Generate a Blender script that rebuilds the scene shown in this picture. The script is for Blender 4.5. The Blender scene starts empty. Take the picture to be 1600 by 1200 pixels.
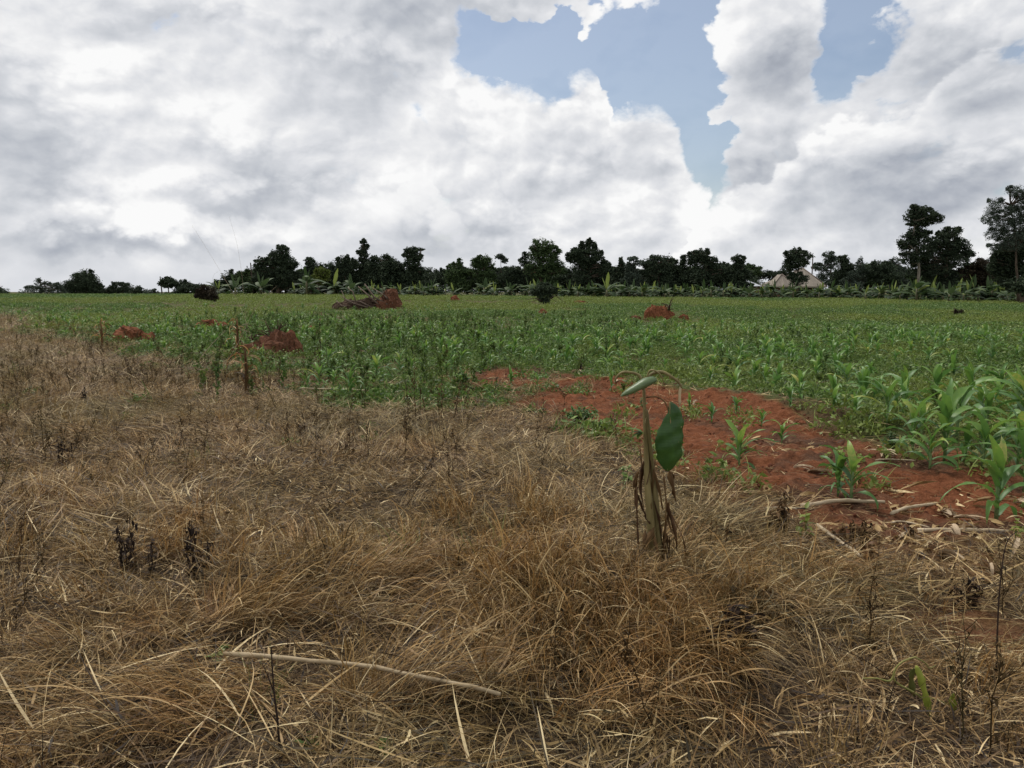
import bpy, bmesh, math, random
import numpy as np
from mathutils import Vector, Euler, Matrix

SC = bpy.context.scene
COL = SC.collection
rng = np.random.default_rng(7)
random.seed(7)
R = math.radians

# ------------------------------------------------------------------ camera
CAM_H = 1.6
FPX = 1250.0                      # focal length in photo pixels (1600 wide)
HOR = 452.0                       # row of the horizon
PITCH = math.atan((600 - HOR) / FPX)
cam_d = bpy.data.cameras.new('camera')
cam_d.sensor_width = 36.0
cam_d.lens = 36.0 * FPX / 1600.0
cam_d.clip_start = 0.05
cam_d.clip_end = 6000
cam = bpy.data.objects.new('camera', cam_d)
COL.objects.link(cam)
cam.location = (0, 0, CAM_H)
cam.rotation_euler = (math.pi / 2 - PITCH, 0, 0)
SC.camera = cam

# ------------------------------------------------------------------ sun + exposure
SUN_EL, SUN_AZ = R(58), R(-35)    # azimuth clockwise from +Y (view direction)
sd = Vector((math.sin(SUN_AZ) * math.cos(SUN_EL), math.cos(SUN_AZ) * math.cos(SUN_EL), math.sin(SUN_EL)))
sun_d = bpy.data.lights.new('sun', 'SUN')
sun_d.energy = 2.6
sun_d.angle = R(7)
sun_d.color = (1.0, 0.955, 0.89)
sun = bpy.data.objects.new('sun', sun_d)
COL.objects.link(sun)
sun.rotation_euler = (-sd).to_track_quat('-Z', 'Y').to_euler()
sun.location = (0, 0, 50)

SC.view_settings.view_transform = 'Standard'
SC.view_settings.look = 'None'
SC.view_settings.exposure = 0.0
SC.view_settings.gamma = 1.0
SC.view_settings.use_curve_mapping = False
SC.render.engine = 'CYCLES'
SC.cycles.max_bounces = 4
SC.cycles.diffuse_bounces = 3
SC.cycles.glossy_bounces = 1
SC.cycles.transmission_bounces = 2
SC.cycles.transparent_max_bounces = 4
SC.cycles.use_denoising = True
SC.cycles.caustics_reflective = False
SC.cycles.caustics_refractive = False
# ------------------------------------------------------------------ sky: Nishita air behind layers of cumulus
world = bpy.data.worlds.new('World')
SC.world = world
world.use_nodes = True
try:
    world.cycles.sampling_method = 'MANUAL'
    world.cycles.sample_map_resolution = 512
except Exception:
    pass
WT = world.node_tree
WT.nodes.clear()

class NT:
    """tiny expression helper over a node tree"""
    def __init__(s, t): s.t = t
    def node(s, typ, **kw):
        n = s.t.nodes.new(typ)
        for k, v in kw.items(): setattr(n, k, v)
        return n
    def put(s, sock, v):
        if isinstance(v, bpy.types.NodeSocket): s.t.links.new(v, sock)
        else: sock.default_value = v
    def m(s, op, a, b=None, c=None, clamp=False):
        n = s.node('ShaderNodeMath', operation=op, use_clamp=clamp)
        s.put(n.inputs[0], a)
        if b is not None: s.put(n.inputs[1], b)
        if c is not None: s.put(n.inputs[2], c)
        return n.outputs[0]
    def add(s, a, b): return s.m('ADD', a, b)
    def sub(s, a, b): return s.m('SUBTRACT', a, b)
    def mul(s, a, b): return s.m('MULTIPLY', a, b)
    def mad(s, a, b, c): return s.m('MULTIPLY_ADD', a, b, c)
    def mx(s, a, b): return s.m('MAXIMUM', a, b)
    def mn(s, a, b): return s.m('MINIMUM', a, b)
    def vm(s, op, a, b=None, sc=None):
        n = s.node('ShaderNodeVectorMath', operation=op)
        s.put(n.inputs[0], a)
        if b is not None: s.put(n.inputs[1], b)
        if sc is not None: s.put(n.inputs['Scale'], sc)
        return n.outputs[0]
    def smooth(s, x, a, b, lo=0.0, hi=1.0):
        n = s.node('ShaderNodeMapRange', interpolation_type='SMOOTHSTEP')
        s.put(n.inputs[0], x); n.inputs[1].default_value = a; n.inputs[2].default_value = b
        n.inputs[3].default_value = lo; n.inputs[4].default_value = hi
        return n.outputs[0]
    def noise(s, v, scale, detail=4, rough=0.5, color=False):
        n = s.node('ShaderNodeTexNoise')
        s.put(n.inputs['Vector'], v)
        n.inputs['Scale'].default_value = scale; n.inputs['Detail'].default_value = detail; n.inputs['Roughness'].default_value = rough
        return n.outputs['Color'] if color else n.outputs[0]
    def voro(s, v, scale, detail=0, rough=0.5, smooth=False):
        n = s.node('ShaderNodeTexVoronoi', feature='SMOOTH_F1' if smooth else 'F1')
        s.put(n.inputs['Vector'], v)
        n.inputs['Scale'].default_value = scale; n.inputs['Detail'].default_value = detail; n.inputs['Roughness'].default_value = rough
        if smooth: n.inputs['Smoothness'].default_value = 0.5
        return n.outputs['Distance']
    def xyz(s, v):
        n = s.node('ShaderNodeSeparateXYZ'); s.put(n.inputs[0], v); return n.outputs
    def cmb(s, x, y, z):
        n = s.node('ShaderNodeCombineXYZ')
        for i, q in enumerate((x, y, z)): s.put(n.inputs[i], q)
        return n.outputs[0]
    def mix(s, f, a, b):
        n = s.node('ShaderNodeMix', data_type='RGBA')
        s.put(n.inputs[0], f); s.put(n.inputs[6], a); s.put(n.inputs[7], b)
        return n.outputs[2]
    def curve(s, x, pts, lo, hi):
        """piecewise curve y(x); x in [lo,hi]; ys in any range (rescaled)"""
        ys = [p[1] for p in pts]; y0, y1 = min(ys) - 1e-4, max(ys) + 1e-4
        n = s.node('ShaderNodeFloatCurve')
        t = s.m('DIVIDE', s.sub(x, lo), hi - lo, clamp=True)
        s.put(n.inputs['Value'], t)
        cu = n.mapping.curves[0]
        P = sorted(((p[0] - lo) / (hi - lo), (p[1] - y0) / (y1 - y0)) for p in pts)
        cu.points[0].location = P[0]; cu.points[-1].location = P[-1]
        for p in P[1:-1]: cu.points.new(*p)
        for q in cu.points: q.handle_type = 'AUTO_CLAMPED'
        n.mapping.update()
        return s.mad(n.outputs[0], y1 - y0, y0)

def ae(px, py):
    """photo pixel -> azimuth, elevation of the view ray (radians)"""
    x, y, z = (px - 800) / FPX, 1.0, (600 - py) / FPX
    c, s_ = math.cos(-PITCH), math.sin(-PITCH)
    y2, z2 = y * c - z * s_, y * s_ + z * c
    return math.atan2(x, y2), math.atan2(z2, math.hypot(x, y2))

W = NT(WT)
tc = W.node('ShaderNodeTexCoord').outputs['Generated']
dn = W.vm('NORMALIZE', tc)
dx, dy, dz = W.xyz(dn)[:3]
azi = W.m('ARCTAN2', dx, dy)
elv = W.m('ARCSINE', dz)
# cloud space: flatter cells towards the horizon, as seen from below
st = W.vm('MULTIPLY', dn, (1.0, 1.0, 1.45))
w1 = W.vm('SUBTRACT', W.noise(st, 3.2, 3, 0.5, True), (0.5, 0.5, 0.5))
w2 = W.vm('SUBTRACT', W.noise(st, 16.0, 5, 0.6, True), (0.5, 0.5, 0.5))
p1 = W.vm('ADD', W.vm('ADD', st, W.vm('SCALE', w1, sc=0.10)), W.vm('SCALE', w2, sc=0.035))
def billow(v, scale, detail, rough=0.55):
    return W.sub(1.0, W.voro(v, scale, detail, rough))
UPL = (-0.006, 0.0, 0.013)          # offset towards the light for relief
pb = W.vm('ADD', W.vm('ADD', st, W.vm('SCALE', w1, sc=0.07)), W.vm('SCALE', w2, sc=0.018))
B = billow(pb, 15.0, 4.0, 0.5)
Bo = billow(W.vm('ADD', pb, UPL), 15.0, 4.0, 0.5)
relief = W.sub(B, Bo)
B5 = billow(pb, 6.0, 3.0, 0.45)
B5o = billow(W.vm('ADD', pb, (-0.014, 0.0, 0.026)), 6.0, 3.0, 0.45)
relief = W.add(W.mul(relief, 0.5), W.mul(W.sub(B5, B5o), 0.7))
soft = W.noise(p1, 3.6, 6, 0.52)
p0 = W.vm('ADD', st, W.vm('SCALE', w1, sc=0.10))
broad = W.noise(p0, 4.2, 2.5, 0.45)
broado = W.noise(W.vm('ADD', p0, (-0.03, 0, 0.06)), 4.2, 2.5, 0.45)
srel = W.sub(broad, broado)
x1, _, z1 = W.xyz(w1)[:3]
x2, _, z2 = W.xyz(w2)[:3]
A = W.add(azi, W.add(W.add(W.mul(x1, 0.035), W.mul(x2, 0.045)), W.mul(W.sub(B, 0.5), 0.025)))
E = W.add(elv, W.add(W.add(W.mul(z1, 0.035), W.mul(z2, 0.045)), W.mul(W.sub(B, 0.5), 0.035)))
def ell(cx, cy, rx, ry, lo_=0.25, hi_=1.35):
    a, e = ae(cx, cy)
    u = W.m('DIVIDE', W.sub(A, a), rx / FPX)
    v = W.m('DIVIDE', W.sub(E, e), ry / FPX)
    q = W.m('SQRT', W.mad(u, u, W.mul(v, v)))
    return W.smooth(q, lo_, hi_, 1.0, 0.0)
def addup(items, lo_=0.25, hi_=1.35):
    o = None
    for w, *g in items:
        t = W.mul(ell(*g, lo_, hi_), w)
        o = t if o is None else W.add(o, t)
    return o
def bound(pts):
    P = [ae(*p) for p in pts]
    lo, hi = P[0][0], P[-1][0]
    return W.curve(A, P, lo, hi)
def edge(pts, k=0.06):
    return W.add(W.sub(bound(pts), E), W.mul(W.sub(B, 0.48), k))

def rgb(v, tint):      # grey value socket -> colour, darker parts bluer
    n = W.node('ShaderNodeValToRGB')
    W.put(n.inputs[0], v)
    cr = n.color_ramp
    cr.elements[0].position, cr.elements[0].color = 0.0, (0.30, 0.33, 0.39, 1)
    cr.elements[1].position, cr.elements[1].color = 1.0, (1.0, 1.0, 1.0, 1)
    for p, c in tint:
        e = cr.elements.new(p); e.color = (*c, 1)
    return n.outputs[0]
RAMP = [(0.25, (0.43, 0.46, 0.52)), (0.5, (0.59, 0.615, 0.66)), (0.72, (0.75, 0.765, 0.80)), (0.88, (0.88, 0.885, 0.90))]

# --- back layer: broken cloud over the whole dome, with the two blue openings of the photograph
openings = addup([(0.88, 850, 112, 96, 44), (0.95, 975, 100, 85, 60), (0.9, 1045, 195, 34, 80), (0.7, 1035, 15, 34, 40),
                  (0.75, 755, 85, 42, 40), (0.95, 1318, 10, 38, 60), (0.85, 1286, 120, 22, 42), (0.75, 1088, 268, 24, 50)], 0.1, 2.1)
wisps = addup([(1.1, 850, 8, 95, 40), (1.05, 1005, 18, 36, 36), (0.75, 925, 50, 24, 26), (0.6, 895, 40, 40, 16), (0.55, 1180, 90, 85, 170)])
faint = addup([(0.5, 115, 8, 40, 16), (0.45, 205, 78, 60, 16), (0.45, 140, 155, 70, 12), (0.4, 260, 160, 40, 8)])
cover = W.add(W.mul(W.sub(soft, 0.5), 0.8), W.mul(W.sub(B, 0.62), 0.9))
dens = W.add(W.sub(W.add(W.smooth(A, -0.05, -0.25, 1.12, 1.5), cover), W.mul(W.mn(openings, 1.1), 1.45)), W.mul(wisps, 0.75))
dens = W.add(W.sub(dens, W.mul(faint, 0.5)), W.mul(W.sub(W.noise(p1, 22, 6, 0.68), 0.5), 1.0))
a_back = W.smooth(dens, -0.10, 0.42)
dark = addup([(0.55, 690, 35, 190, 62), (0.55, 520, 165, 130, 55), (0.30, 560, 95, 110, 50), (0.6, 380, 345, 160, 28), (0.65, 10, 235, 75, 100),
              (0.42, 40, 395, 120, 60), (0.46, 1235, 130, 85, 90), (0.48, 1290, 335, 190, 62), (0.46, 1480, 330, 200, 60), (0.42, 1180, 190, 60, 110), (0.3, 1130, 300, 40, 60),
              (0.42, 1440, 215, 110, 80), (0.36, 1560, 110, 110, 90), (0.30, 1400, 120, 90, 60), (0.5, 210, 413, 170, 20), (0.35, 690, 395, 130, 60),
              (0.3, 400, 290, 110, 40), (0.30, 850, 215, 70, 45), (0.25, 1000, 260, 60, 40), (0.25, 860, 300, 90, 40), (0.25, 250, 60, 120, 30)])
bright = addup([(0.35, 350, 45, 50, 30), (0.35, 480, 78, 60, 22), (0.3, 620, 118, 40, 26), (0.3, 350, 215, 70, 35), (0.35, 210, 335, 60, 40), (0.25, 110, 105, 90, 30),
                (0.35, 290, 380, 120, 30), (0.25, 640, 285, 60, 26), (0.35, 1320, 70, 60, 30), (0.3, 1105, 100, 30, 40), (0.35, 1570, 100, 40, 34),
                (0.3, 1500, 420, 120, 26), (0.3, 1480, 245, 50, 30)])
lum0 = W.add(W.add(0.835, W.mul(relief, 0.72)), W.mul(srel, 0.30))
lum0 = W.add(lum0, W.mul(W.sub(soft, 0.5), 0.15))
lum_b = W.add(W.sub(lum0, W.mul(dark, 0.62)), W.mul(bright, 0.42))
thin = W.smooth(dens, 0.05, 0.45, 0.16, 0.0)
lum_b = W.add(lum_b, thin)
# --- central cumulus towers
e2 = edge([(640, -200), (700, 60), (722, 135), (790, 128), (830, 135), (868, 112), (925, 92), (940, 150), (1010, 150), (1030, 165), (1046, 205),
           (1060, 232), (1085, 290), (1120, 420), (1140, 480)], 0.055)
a2 = W.smooth(e2, -0.004, 0.018)
l2 = W.add(W.add(W.mul(relief, 0.8), W.mul(srel, 0.3)), W.smooth(e2, 0.0, 0.10, 1.02, 0.82))
l2 = W.add(W.sub(l2, W.mul(dark, 0.6)), W.mul(bright, 0.5))
m2 = W.smooth(A, ae(640, 0)[0], ae(760, 0)[0])       # the towers merge into the sheet on the left
a2 = W.mul(a2, m2)
# --- lower right bank, its lit ridge running up from the trees
e3 = edge([(940, 470), (985, 400), (1035, 385), (1060, 340), (1100, 300), (1150, 285), (1190, 255), (1235, 205), (1275, 195), (1330, 170), (1400, 150), (1480, 90), (1600, -40), (1700, -200)], 0.05)
a3 = W.smooth(e3, 0.0, 0.012)
l3 = W.add(W.add(W.mul(relief, 0.8), W.mul(srel, 0.3)), W.smooth(e3, 0.01, 0.10, 1.10, 0.74))
l3 = W.add(W.sub(l3, W.mul(dark, 0.55)), W.mul(bright, 0.7))
a3 = W.mul(a3, W.smooth(A, ae(1650, 0)[0], ae(1380, 0)[0]))
# --- small billow left of centre
e4 = edge([(540, 330), (570, 300), (600, 290), (622, 262), (645, 265), (665, 300), (700, 330), (730, 380)], 0.03)
a4 = W.mul(W.smooth(e4, 0.0, 0.012), W.smooth(e4, 0.02, 0.07, 1.0, 0.0))
a4 = W.mul(a4, W.mul(W.smooth(A, ae(540, 0)[0], ae(575, 0)[0]), W.smooth(A, ae(720, 0)[0], ae(680, 0)[0])))
lum = W.add(W.mul(lum_b, W.sub(1.0, a2)), W.mul(l2, a2))
lum = W.add(W.mul(lum, W.sub(1.0, a3)), W.mul(l3, a3))
lum = W.add(W.mul(lum, W.sub(1.0, W.mul(a4, 0.7))), W.mul(a4, 0.69))
alpha = W.mx(W.mx(a_back, a2), W.mul(a3, 0.98))
# towards the horizon the cloud evens out into pale grey
hz = W.smooth(elv, 0.0, 0.07, 0.62, 0.0)
lum = W.add(W.mul(lum, W.sub(1.0, hz)), W.mul(hz, 0.62))
alpha = W.mx(alpha, W.mul(W.smooth(elv, 0.03, 0.15, 1.0, 0.0), W.smooth(openings, 0.1, 0.5, 1.0, 0.0)))
alpha = W.mx(alpha, 0.13)        # thin veil of high haze pales the blue
ccol = rgb(W.m('MULTIPLY', lum, 1.0, clamp=True), RAMP)

nish = W.node('ShaderNodeTexSky', sky_type='NISHITA', sun_disc=False, sun_elevation=SUN_EL, sun_rotation=SUN_AZ, air_density=1.0, dust_density=1.5, ozone_density=1.0)
bg_sky = W.node('ShaderNodeBackground'); W.put(bg_sky.inputs[0], nish.outputs[0]); bg_sky.inputs[1].default_value = 0.1
bg_cl = W.node('ShaderNodeBackground'); W.put(bg_cl.inputs[0], ccol); bg_cl.inputs[1].default_value = 0.96
mixs = W.node('ShaderNodeMixShader')
W.put(mixs.inputs[0], alpha); W.put(mixs.inputs[1], bg_sky.outputs[0]); W.put(mixs.inputs[2], bg_cl.outputs[0])
outw = W.node('ShaderNodeOutputWorld'); W.put(outw.inputs[0], mixs.outputs[0])
# ------------------------------------------------------------------ helpers
def lin(*c):
    return tuple(((v / 255) / 12.92 if v / 255 <= 0.04045 else ((v / 255 + 0.055) / 1.055) ** 2.4) for v in c) + (1,)

def ray(px, py):
    x, z = (px - 800) / FPX, (600 - py) / FPX
    c, s = math.cos(PITCH), math.sin(PITCH)
    return Vector((x, c + z * s, z * c - s))
def at(px, py, Y):
    """the point of the place seen at that pixel, Y metres ahead"""
    d = ray(px, py)
    return Vector((0, 0, CAM_H)) + d * (Y / d.y)
def to_px(x, y, z):
    """vectorised projection, photo pixels; points behind the camera come back far below the frame"""
    c, s = math.cos(PITCH), math.sin(PITCH)
    zz = z - CAM_H
    f = y * c - zz * s
    u = y * s + zz * c
    f = np.maximum(f, 0.05)
    return 800 + FPX * x / f, 600 - FPX * u / f

# numpy value noise
_T = np.random.default_rng(99).random(65536).astype(np.float64)
def vnoise(x, y):
    xi, yi = np.floor(x).astype(np.int64), np.floor(y).astype(np.int64)
    fx, fy = x - xi, y - yi
    fx, fy = fx * fx * (3 - 2 * fx), fy * fy * (3 - 2 * fy)
    h = lambda a, b: _T[((a * 7919) ^ (b * 104729)) & 65535]
    return (h(xi, yi) * (1 - fx) + h(xi + 1, yi) * fx) * (1 - fy) + (h(xi, yi + 1) * (1 - fx) + h(xi + 1, yi + 1) * fx) * fy
def fbm(x, y, o=3):
    x, y = np.asarray(x, float), np.asarray(y, float)
    s, a, t = 0.0, 1.0, 0.0
    for i in range(o):
        s = s + a * vnoise(x + 17.3 * i, y - 9.1 * i); t += a; a *= 0.5; x, y = x * 2.03, y * 2.03
    return s / t
def sst(x, a, b):
    t = np.clip((x - a) / (b - a), 0, 1)
    return t * t * (3 - 2 * t)

# zones of the field, authored along the boundaries seen in the photograph
YB_X = [-400, 0, 120, 200, 300, 420, 520, 640, 720, 850, 930, 1040, 1110, 1200, 1290, 1450, 1600, 2100]
YB_Y = [480, 502, 524, 552, 574, 590, 600, 606, 612, 640, 655, 730, 800, 845, 905, 935, 965, 1000]
YS_X = [600, 700, 760, 850, 1000, 1060, 1150, 1250, 1350, 1450, 1600, 2100]
YS_Y = [604, 584, 576, 584, 600, 606, 619, 645, 676, 704, 740, 815]
def dryness(x, y, z=0.0):
    px, py = to_px(x, y, z)
    yb = np.interp(px, YB_X, YB_Y)
    s = np.log(np.maximum(py - HOR, 1.0) / (yb - HOR))
    n = fbm(x * 0.9, y * 0.9, 3) - 0.5
    return sst(s + 0.75 * n, -0.13, 0.13)
def soilness(x, y, z=0.0):
    px, py = to_px(x, y, z)
    ys = np.interp(px, YS_X, YS_Y)
    s = np.log(np.maximum(py - HOR, 1.0) / (ys - HOR))
    n = fbm(x * 1.9 + 5, y * 1.9, 4) - 0.5
    return sst(s + 0.42 * n, -0.06, 0.08) * sst(px, 640, 760) * (1 - dryness(x, y, z))

def height(x, y):
    x, y = np.asarray(x, float), np.asarray(y, float)
    far = sst(y, 25, 112) * (0.70 - 0.55 * sst(x, -45, 62))
    drop = np.maximum(y - 119, 0) * -0.035 * (1 - sst(x, -10, 60)) + np.maximum(y - 700, 0) * 0.0
    drop = np.maximum(drop, -9.0)
    near = 1 - sst(y, 25, 60)
    b = 0.20 * (fbm(x * 0.55, y * 0.55, 2) - 0.5) * near + 0.25 * (fbm(x * 0.08, y * 0.08, 2) - 0.5) * sst(y, 12, 40) * (1 - sst(y, 80, 110))
    b = b + 0.07 * (fbm(x * 2.4, y * 2.4, 2) - 0.5) * near
    # heap of combed straw in front, bank of loose red soil
    b = b + 0.16 * np.exp(-(((x - 0.45) / 0.45) ** 2 + ((y - 4.2) / 0.55) ** 2))
    b = b + 0.12 * np.exp(-(((x + 0.85) / 0.7) ** 2 + ((y - 4.35) / 0.4) ** 2))
    # ridge line between (1.9,13.2) and (4.0,9.0)
    ax, ay, bx, by = 1.6, 13.6, 4.3, 8.7
    t = np.clip(((x - ax) * (bx - ax) + (y - ay) * (by - ay)) / ((bx - ax) ** 2 + (by - ay) ** 2), 0, 1)
    dd = (x - ax - t * (bx - ax)) ** 2 + (y - ay - t * (by - ay)) ** 2
    b = b + 0.17 * np.exp(-dd / 0.45 ** 2)
    return far + drop + b
def hz(x, y): return float(height(x, y))
def G(px, py):
    """ground point seen at a pixel"""
    d = ray(px, py); z = 0.0
    for _ in range(12):
        t = (z - CAM_H) / d.z
        x, y = d.x * t, d.y * t
        z = 0.5 * z + 0.5 * hz(x, y)
    return Vector((x, y, hz(x, y)))

# ---- mesh building
def mesh_np(name, verts, faces, attrs=None, mats=(), smooth=False, midx=None):
    """faces: (n,3) or (n,4) int array, or a list of such arrays"""
    if isinstance(faces, np.ndarray): faces = [faces]
    me = bpy.data.meshes.new(name)
    nf = sum(len(f) for f in faces)
    li = np.concatenate([f.ravel() for f in faces]).astype(np.int32)
    ln = np.concatenate([np.full(len(f), f.shape[1], np.int32) for f in faces])
    st = np.concatenate([[0], np.cumsum(ln)[:-1]]).astype(np.int32)
    me.vertices.add(len(verts)); me.vertices.foreach_set('co', np.asarray(verts, np.float32).ravel())
    me.loops.add(len(li)); me.loops.foreach_set('vertex_index', li)
    me.polygons.add(nf); me.polygons.foreach_set('loop_start', st)
    try: me.polygons.foreach_set('loop_total', ln)
    except Exception: pass
    if smooth: me.polygons.foreach_set('use_smooth', np.ones(nf, bool))
    if midx is not None: me.polygons.foreach_set('material_index', np.asarray(midx, np.int32))
    for k, v in (attrs or {}).items():
        a = me.attributes.new(k, 'FLOAT', 'POINT'); a.data.foreach_set('value', np.asarray(v, np.float32))
    for m in mats: me.materials.append(m)
    me.update(); me.validate()
    return me

class Acc:
    """collects pieces (verts, faces, tone) into one mesh"""
    def __init__(s): s.v, s.f3, s.f4, s.t, s.m3, s.m4, s.n = [], [], [], [], [], [], 0
    def add(s, v, f, tone=0.5, mi=0):
        v = np.asarray(v, float).reshape(-1, 3); f = np.asarray(f, int)
        if len(v) == 0 or len(f) == 0: return s
        s.v.append(v); s.t.append(np.broadcast_to(np.asarray(tone, float), (len(v),)))
        (s.f3 if f.shape[1] == 3 else s.f4).append(f + s.n)
        (s.m3 if f.shape[1] == 3 else s.m4).append(np.full(len(f), mi))
        s.n += len(v); return s
    def mesh(s, name, mats, smooth=False):
        fs, ms = [], []
        if s.f3: fs.append(np.concatenate(s.f3)); ms.append(np.concatenate(s.m3))
        if s.f4: fs.append(np.concatenate(s.f4)); ms.append(np.concatenate(s.m4))
        return mesh_np(name, np.concatenate(s.v), fs, {'tone': np.concatenate(s.t)}, mats if isinstance(mats, (list, tuple)) else [mats], smooth, np.concatenate(ms))

def link(name, me, parent=None, loc=(0, 0, 0), rot=(0, 0, 0), scl=1.0):
    o = bpy.data.objects.new(name, me); COL.objects.link(o)
    o.location = loc; o.rotation_euler = rot; o.scale = (scl,) * 3 if isinstance(scl, (int, float)) else scl
    if parent is not None: o.parent = parent
    return o
def tag(o, label=None, cat=None, group=None, kind=None):
    for k, v in (('label', label), ('category', cat), ('group', group), ('kind', kind)):
        if v: o[k] = v
    return o
def thing(name, label, cat, loc, rz=0.0, group=None, scl=1.0):
    return tag(link(name, None, None, loc, (0, 0, rz), scl), label, cat, group)
def copy_tree(o, parent=None):
    c = o.copy(); COL.objects.link(c); c.parent = parent
    for ch in o.children: copy_tree(ch, c)
    return c

def tube(pts, rad, sides=6, cap=True, closed_tip=False):
    """tapered tube along a polyline -> verts, faces(quads)"""
    pts = np.asarray(pts, float); n = len(pts)
    rad = np.broadcast_to(np.asarray(rad, float), (n,))
    tan = np.gradient(pts, axis=0); tan /= np.linalg.norm(tan, axis=1)[:, None] + 1e-9
    ref = np.array([0, 0, 1.0]) if abs(tan[0][2]) < 0.8 else np.array([1.0, 0, 0])
    V = []
    s = np.cross(tan[0], ref); s /= np.linalg.norm(s)
    for i in range(n):
        s = s - tan[i] * np.dot(s, tan[i]); s /= np.linalg.norm(s) + 1e-9
        b = np.cross(tan[i], s)
        a = np.arange(sides) / sides * 2 * math.pi
        V.append(pts[i] + rad[i] * (np.cos(a)[:, None] * s + np.sin(a)[:, None] * b))
    V = np.concatenate(V)
    F = []
    for i in range(n - 1):
        for j in range(sides):
            k = (j + 1) % sides
            F.append((i * sides + j, i * sides + k, (i + 1) * sides + k, (i + 1) * sides + j))
    if cap:
        V = np.vstack([V, pts[:1], pts[-1:]]); c0, c1 = n * sides, n * sides + 1
        for j in range(sides):
            k = (j + 1) % sides
            F.append((c0, k, j, j)); F.append((c1, (n - 1) * sides + j, (n - 1) * sides + k, (n - 1) * sides + k))
    return V, np.array([f if f[2] != f[3] else f for f in F]), None
def add_tube(acc, pts, rad, sides=6, tone=0.5, mi=0):
    pts = np.asarray(pts, float)
    V, F, _ = tube(pts, rad, sides)
    q = F[F[:, 2] != F[:, 3]]; t = F[F[:, 2] == F[:, 3]][:, :3]
    n0 = acc.n
    acc.add(V, q, tone, mi)
    acc.f3.append(t + n0); acc.m3.append(np.full(len(t), mi))
    return acc

def ribbons(base, az, el, length, width, droop, segs=4, azc=None, twist=None, zmin=None, fold=0.0, taper=0.9, tone=None, r=None, point=1.0):
    """N curved blades at once. base (N,3). Returns verts, quads, tone."""
    r = r or rng
    N = len(base); az = np.asarray(az, float).copy(); el = np.asarray(el, float).copy()
    length = np.broadcast_to(np.asarray(length, float), (N,)); width = np.broadcast_to(np.asarray(width, float), (N,)); droop = np.broadcast_to(np.asarray(droop, float), (N,))
    azc = np.zeros(N) if azc is None else np.broadcast_to(azc, (N,)); twist = np.zeros(N) if twist is None else np.broadcast_to(twist, (N,))
    p = np.array(base, float)
    cols = 3 if fold else 2
    V = np.zeros((N, segs + 1, cols, 3))
    for i in range(segs + 1):
        t = i / segs
        a = az + azc * t; e = el - droop * t ** 1.3
        d = np.stack([np.sin(a) * np.cos(e), np.cos(a) * np.cos(e), np.sin(e)], 1)
        side = np.stack([np.cos(a), -np.sin(a), np.zeros(N)], 1); nor = np.cross(side, d)
        tw = twist * t
        sd_ = side * np.cos(tw)[:, None] + nor * np.sin(tw)[:, None]
        w = width * (1 - taper * max(0.0, (t - 0.25) / 0.75) ** (1.6 * point)) * (0.55 + 0.45 * min(1, t * 5)) * 0.5
        if zmin is not None: p[:, 2] = np.maximum(p[:, 2], zmin)
        if cols == 2:
            V[:, i, 0] = p - sd_ * w[:, None]; V[:, i, 1] = p + sd_ * w[:, None]
        else:
            nn = -nor if False else nor
            V[:, i, 0] = p - sd_ * w[:, None] + nn * (fold * w)[:, None]; V[:, i, 1] = p; V[:, i, 2] = p + sd_ * w[:, None] + nn * (fold * w)[:, None]
        p = p + d * (length / segs)[:, None]
    idx = np.arange(N * (segs + 1) * cols).reshape(N, segs + 1, cols)
    F = np.concatenate([np.stack([idx[:, :-1, c], idx[:, :-1, c + 1], idx[:, 1:, c + 1], idx[:, 1:, c]], -1).reshape(-1, 4) for c in range(cols - 1)])
    tone = r.random(N) if tone is None else np.broadcast_to(tone, (N,))
    return V.reshape(-1, 3), F, np.repeat(tone, (segs + 1) * cols)

def leaves(pos, nrm_az, nrm_el, L, Wd, tone=None, r=None):
    """N rhombus leaves lying about their centres"""
    r = r or rng
    N = len(pos)
    L = np.broadcast_to(L, (N,)); Wd = np.broadcast_to(Wd, (N,))
    d = np.stack([np.sin(nrm_az) * np.cos(nrm_el), np.cos(nrm_az) * np.cos(nrm_el), np.sin(nrm_el)], 1)
    q = r.normal(size=(N, 3)); s = np.cross(d, q); s /= np.linalg.norm(s, axis=1)[:, None] + 1e-9
    V = np.stack([pos - d * L[:, None] / 2, pos + s * Wd[:, None] / 2, pos + d * L[:, None] / 2, pos - s * Wd[:, None] / 2], 1)
    F = np.arange(N * 4).reshape(N, 4)
    tone = r.random(N) if tone is None else np.broadcast_to(tone, (N,))
    return V.reshape(-1, 3), F, np.repeat(tone, 4)

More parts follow.
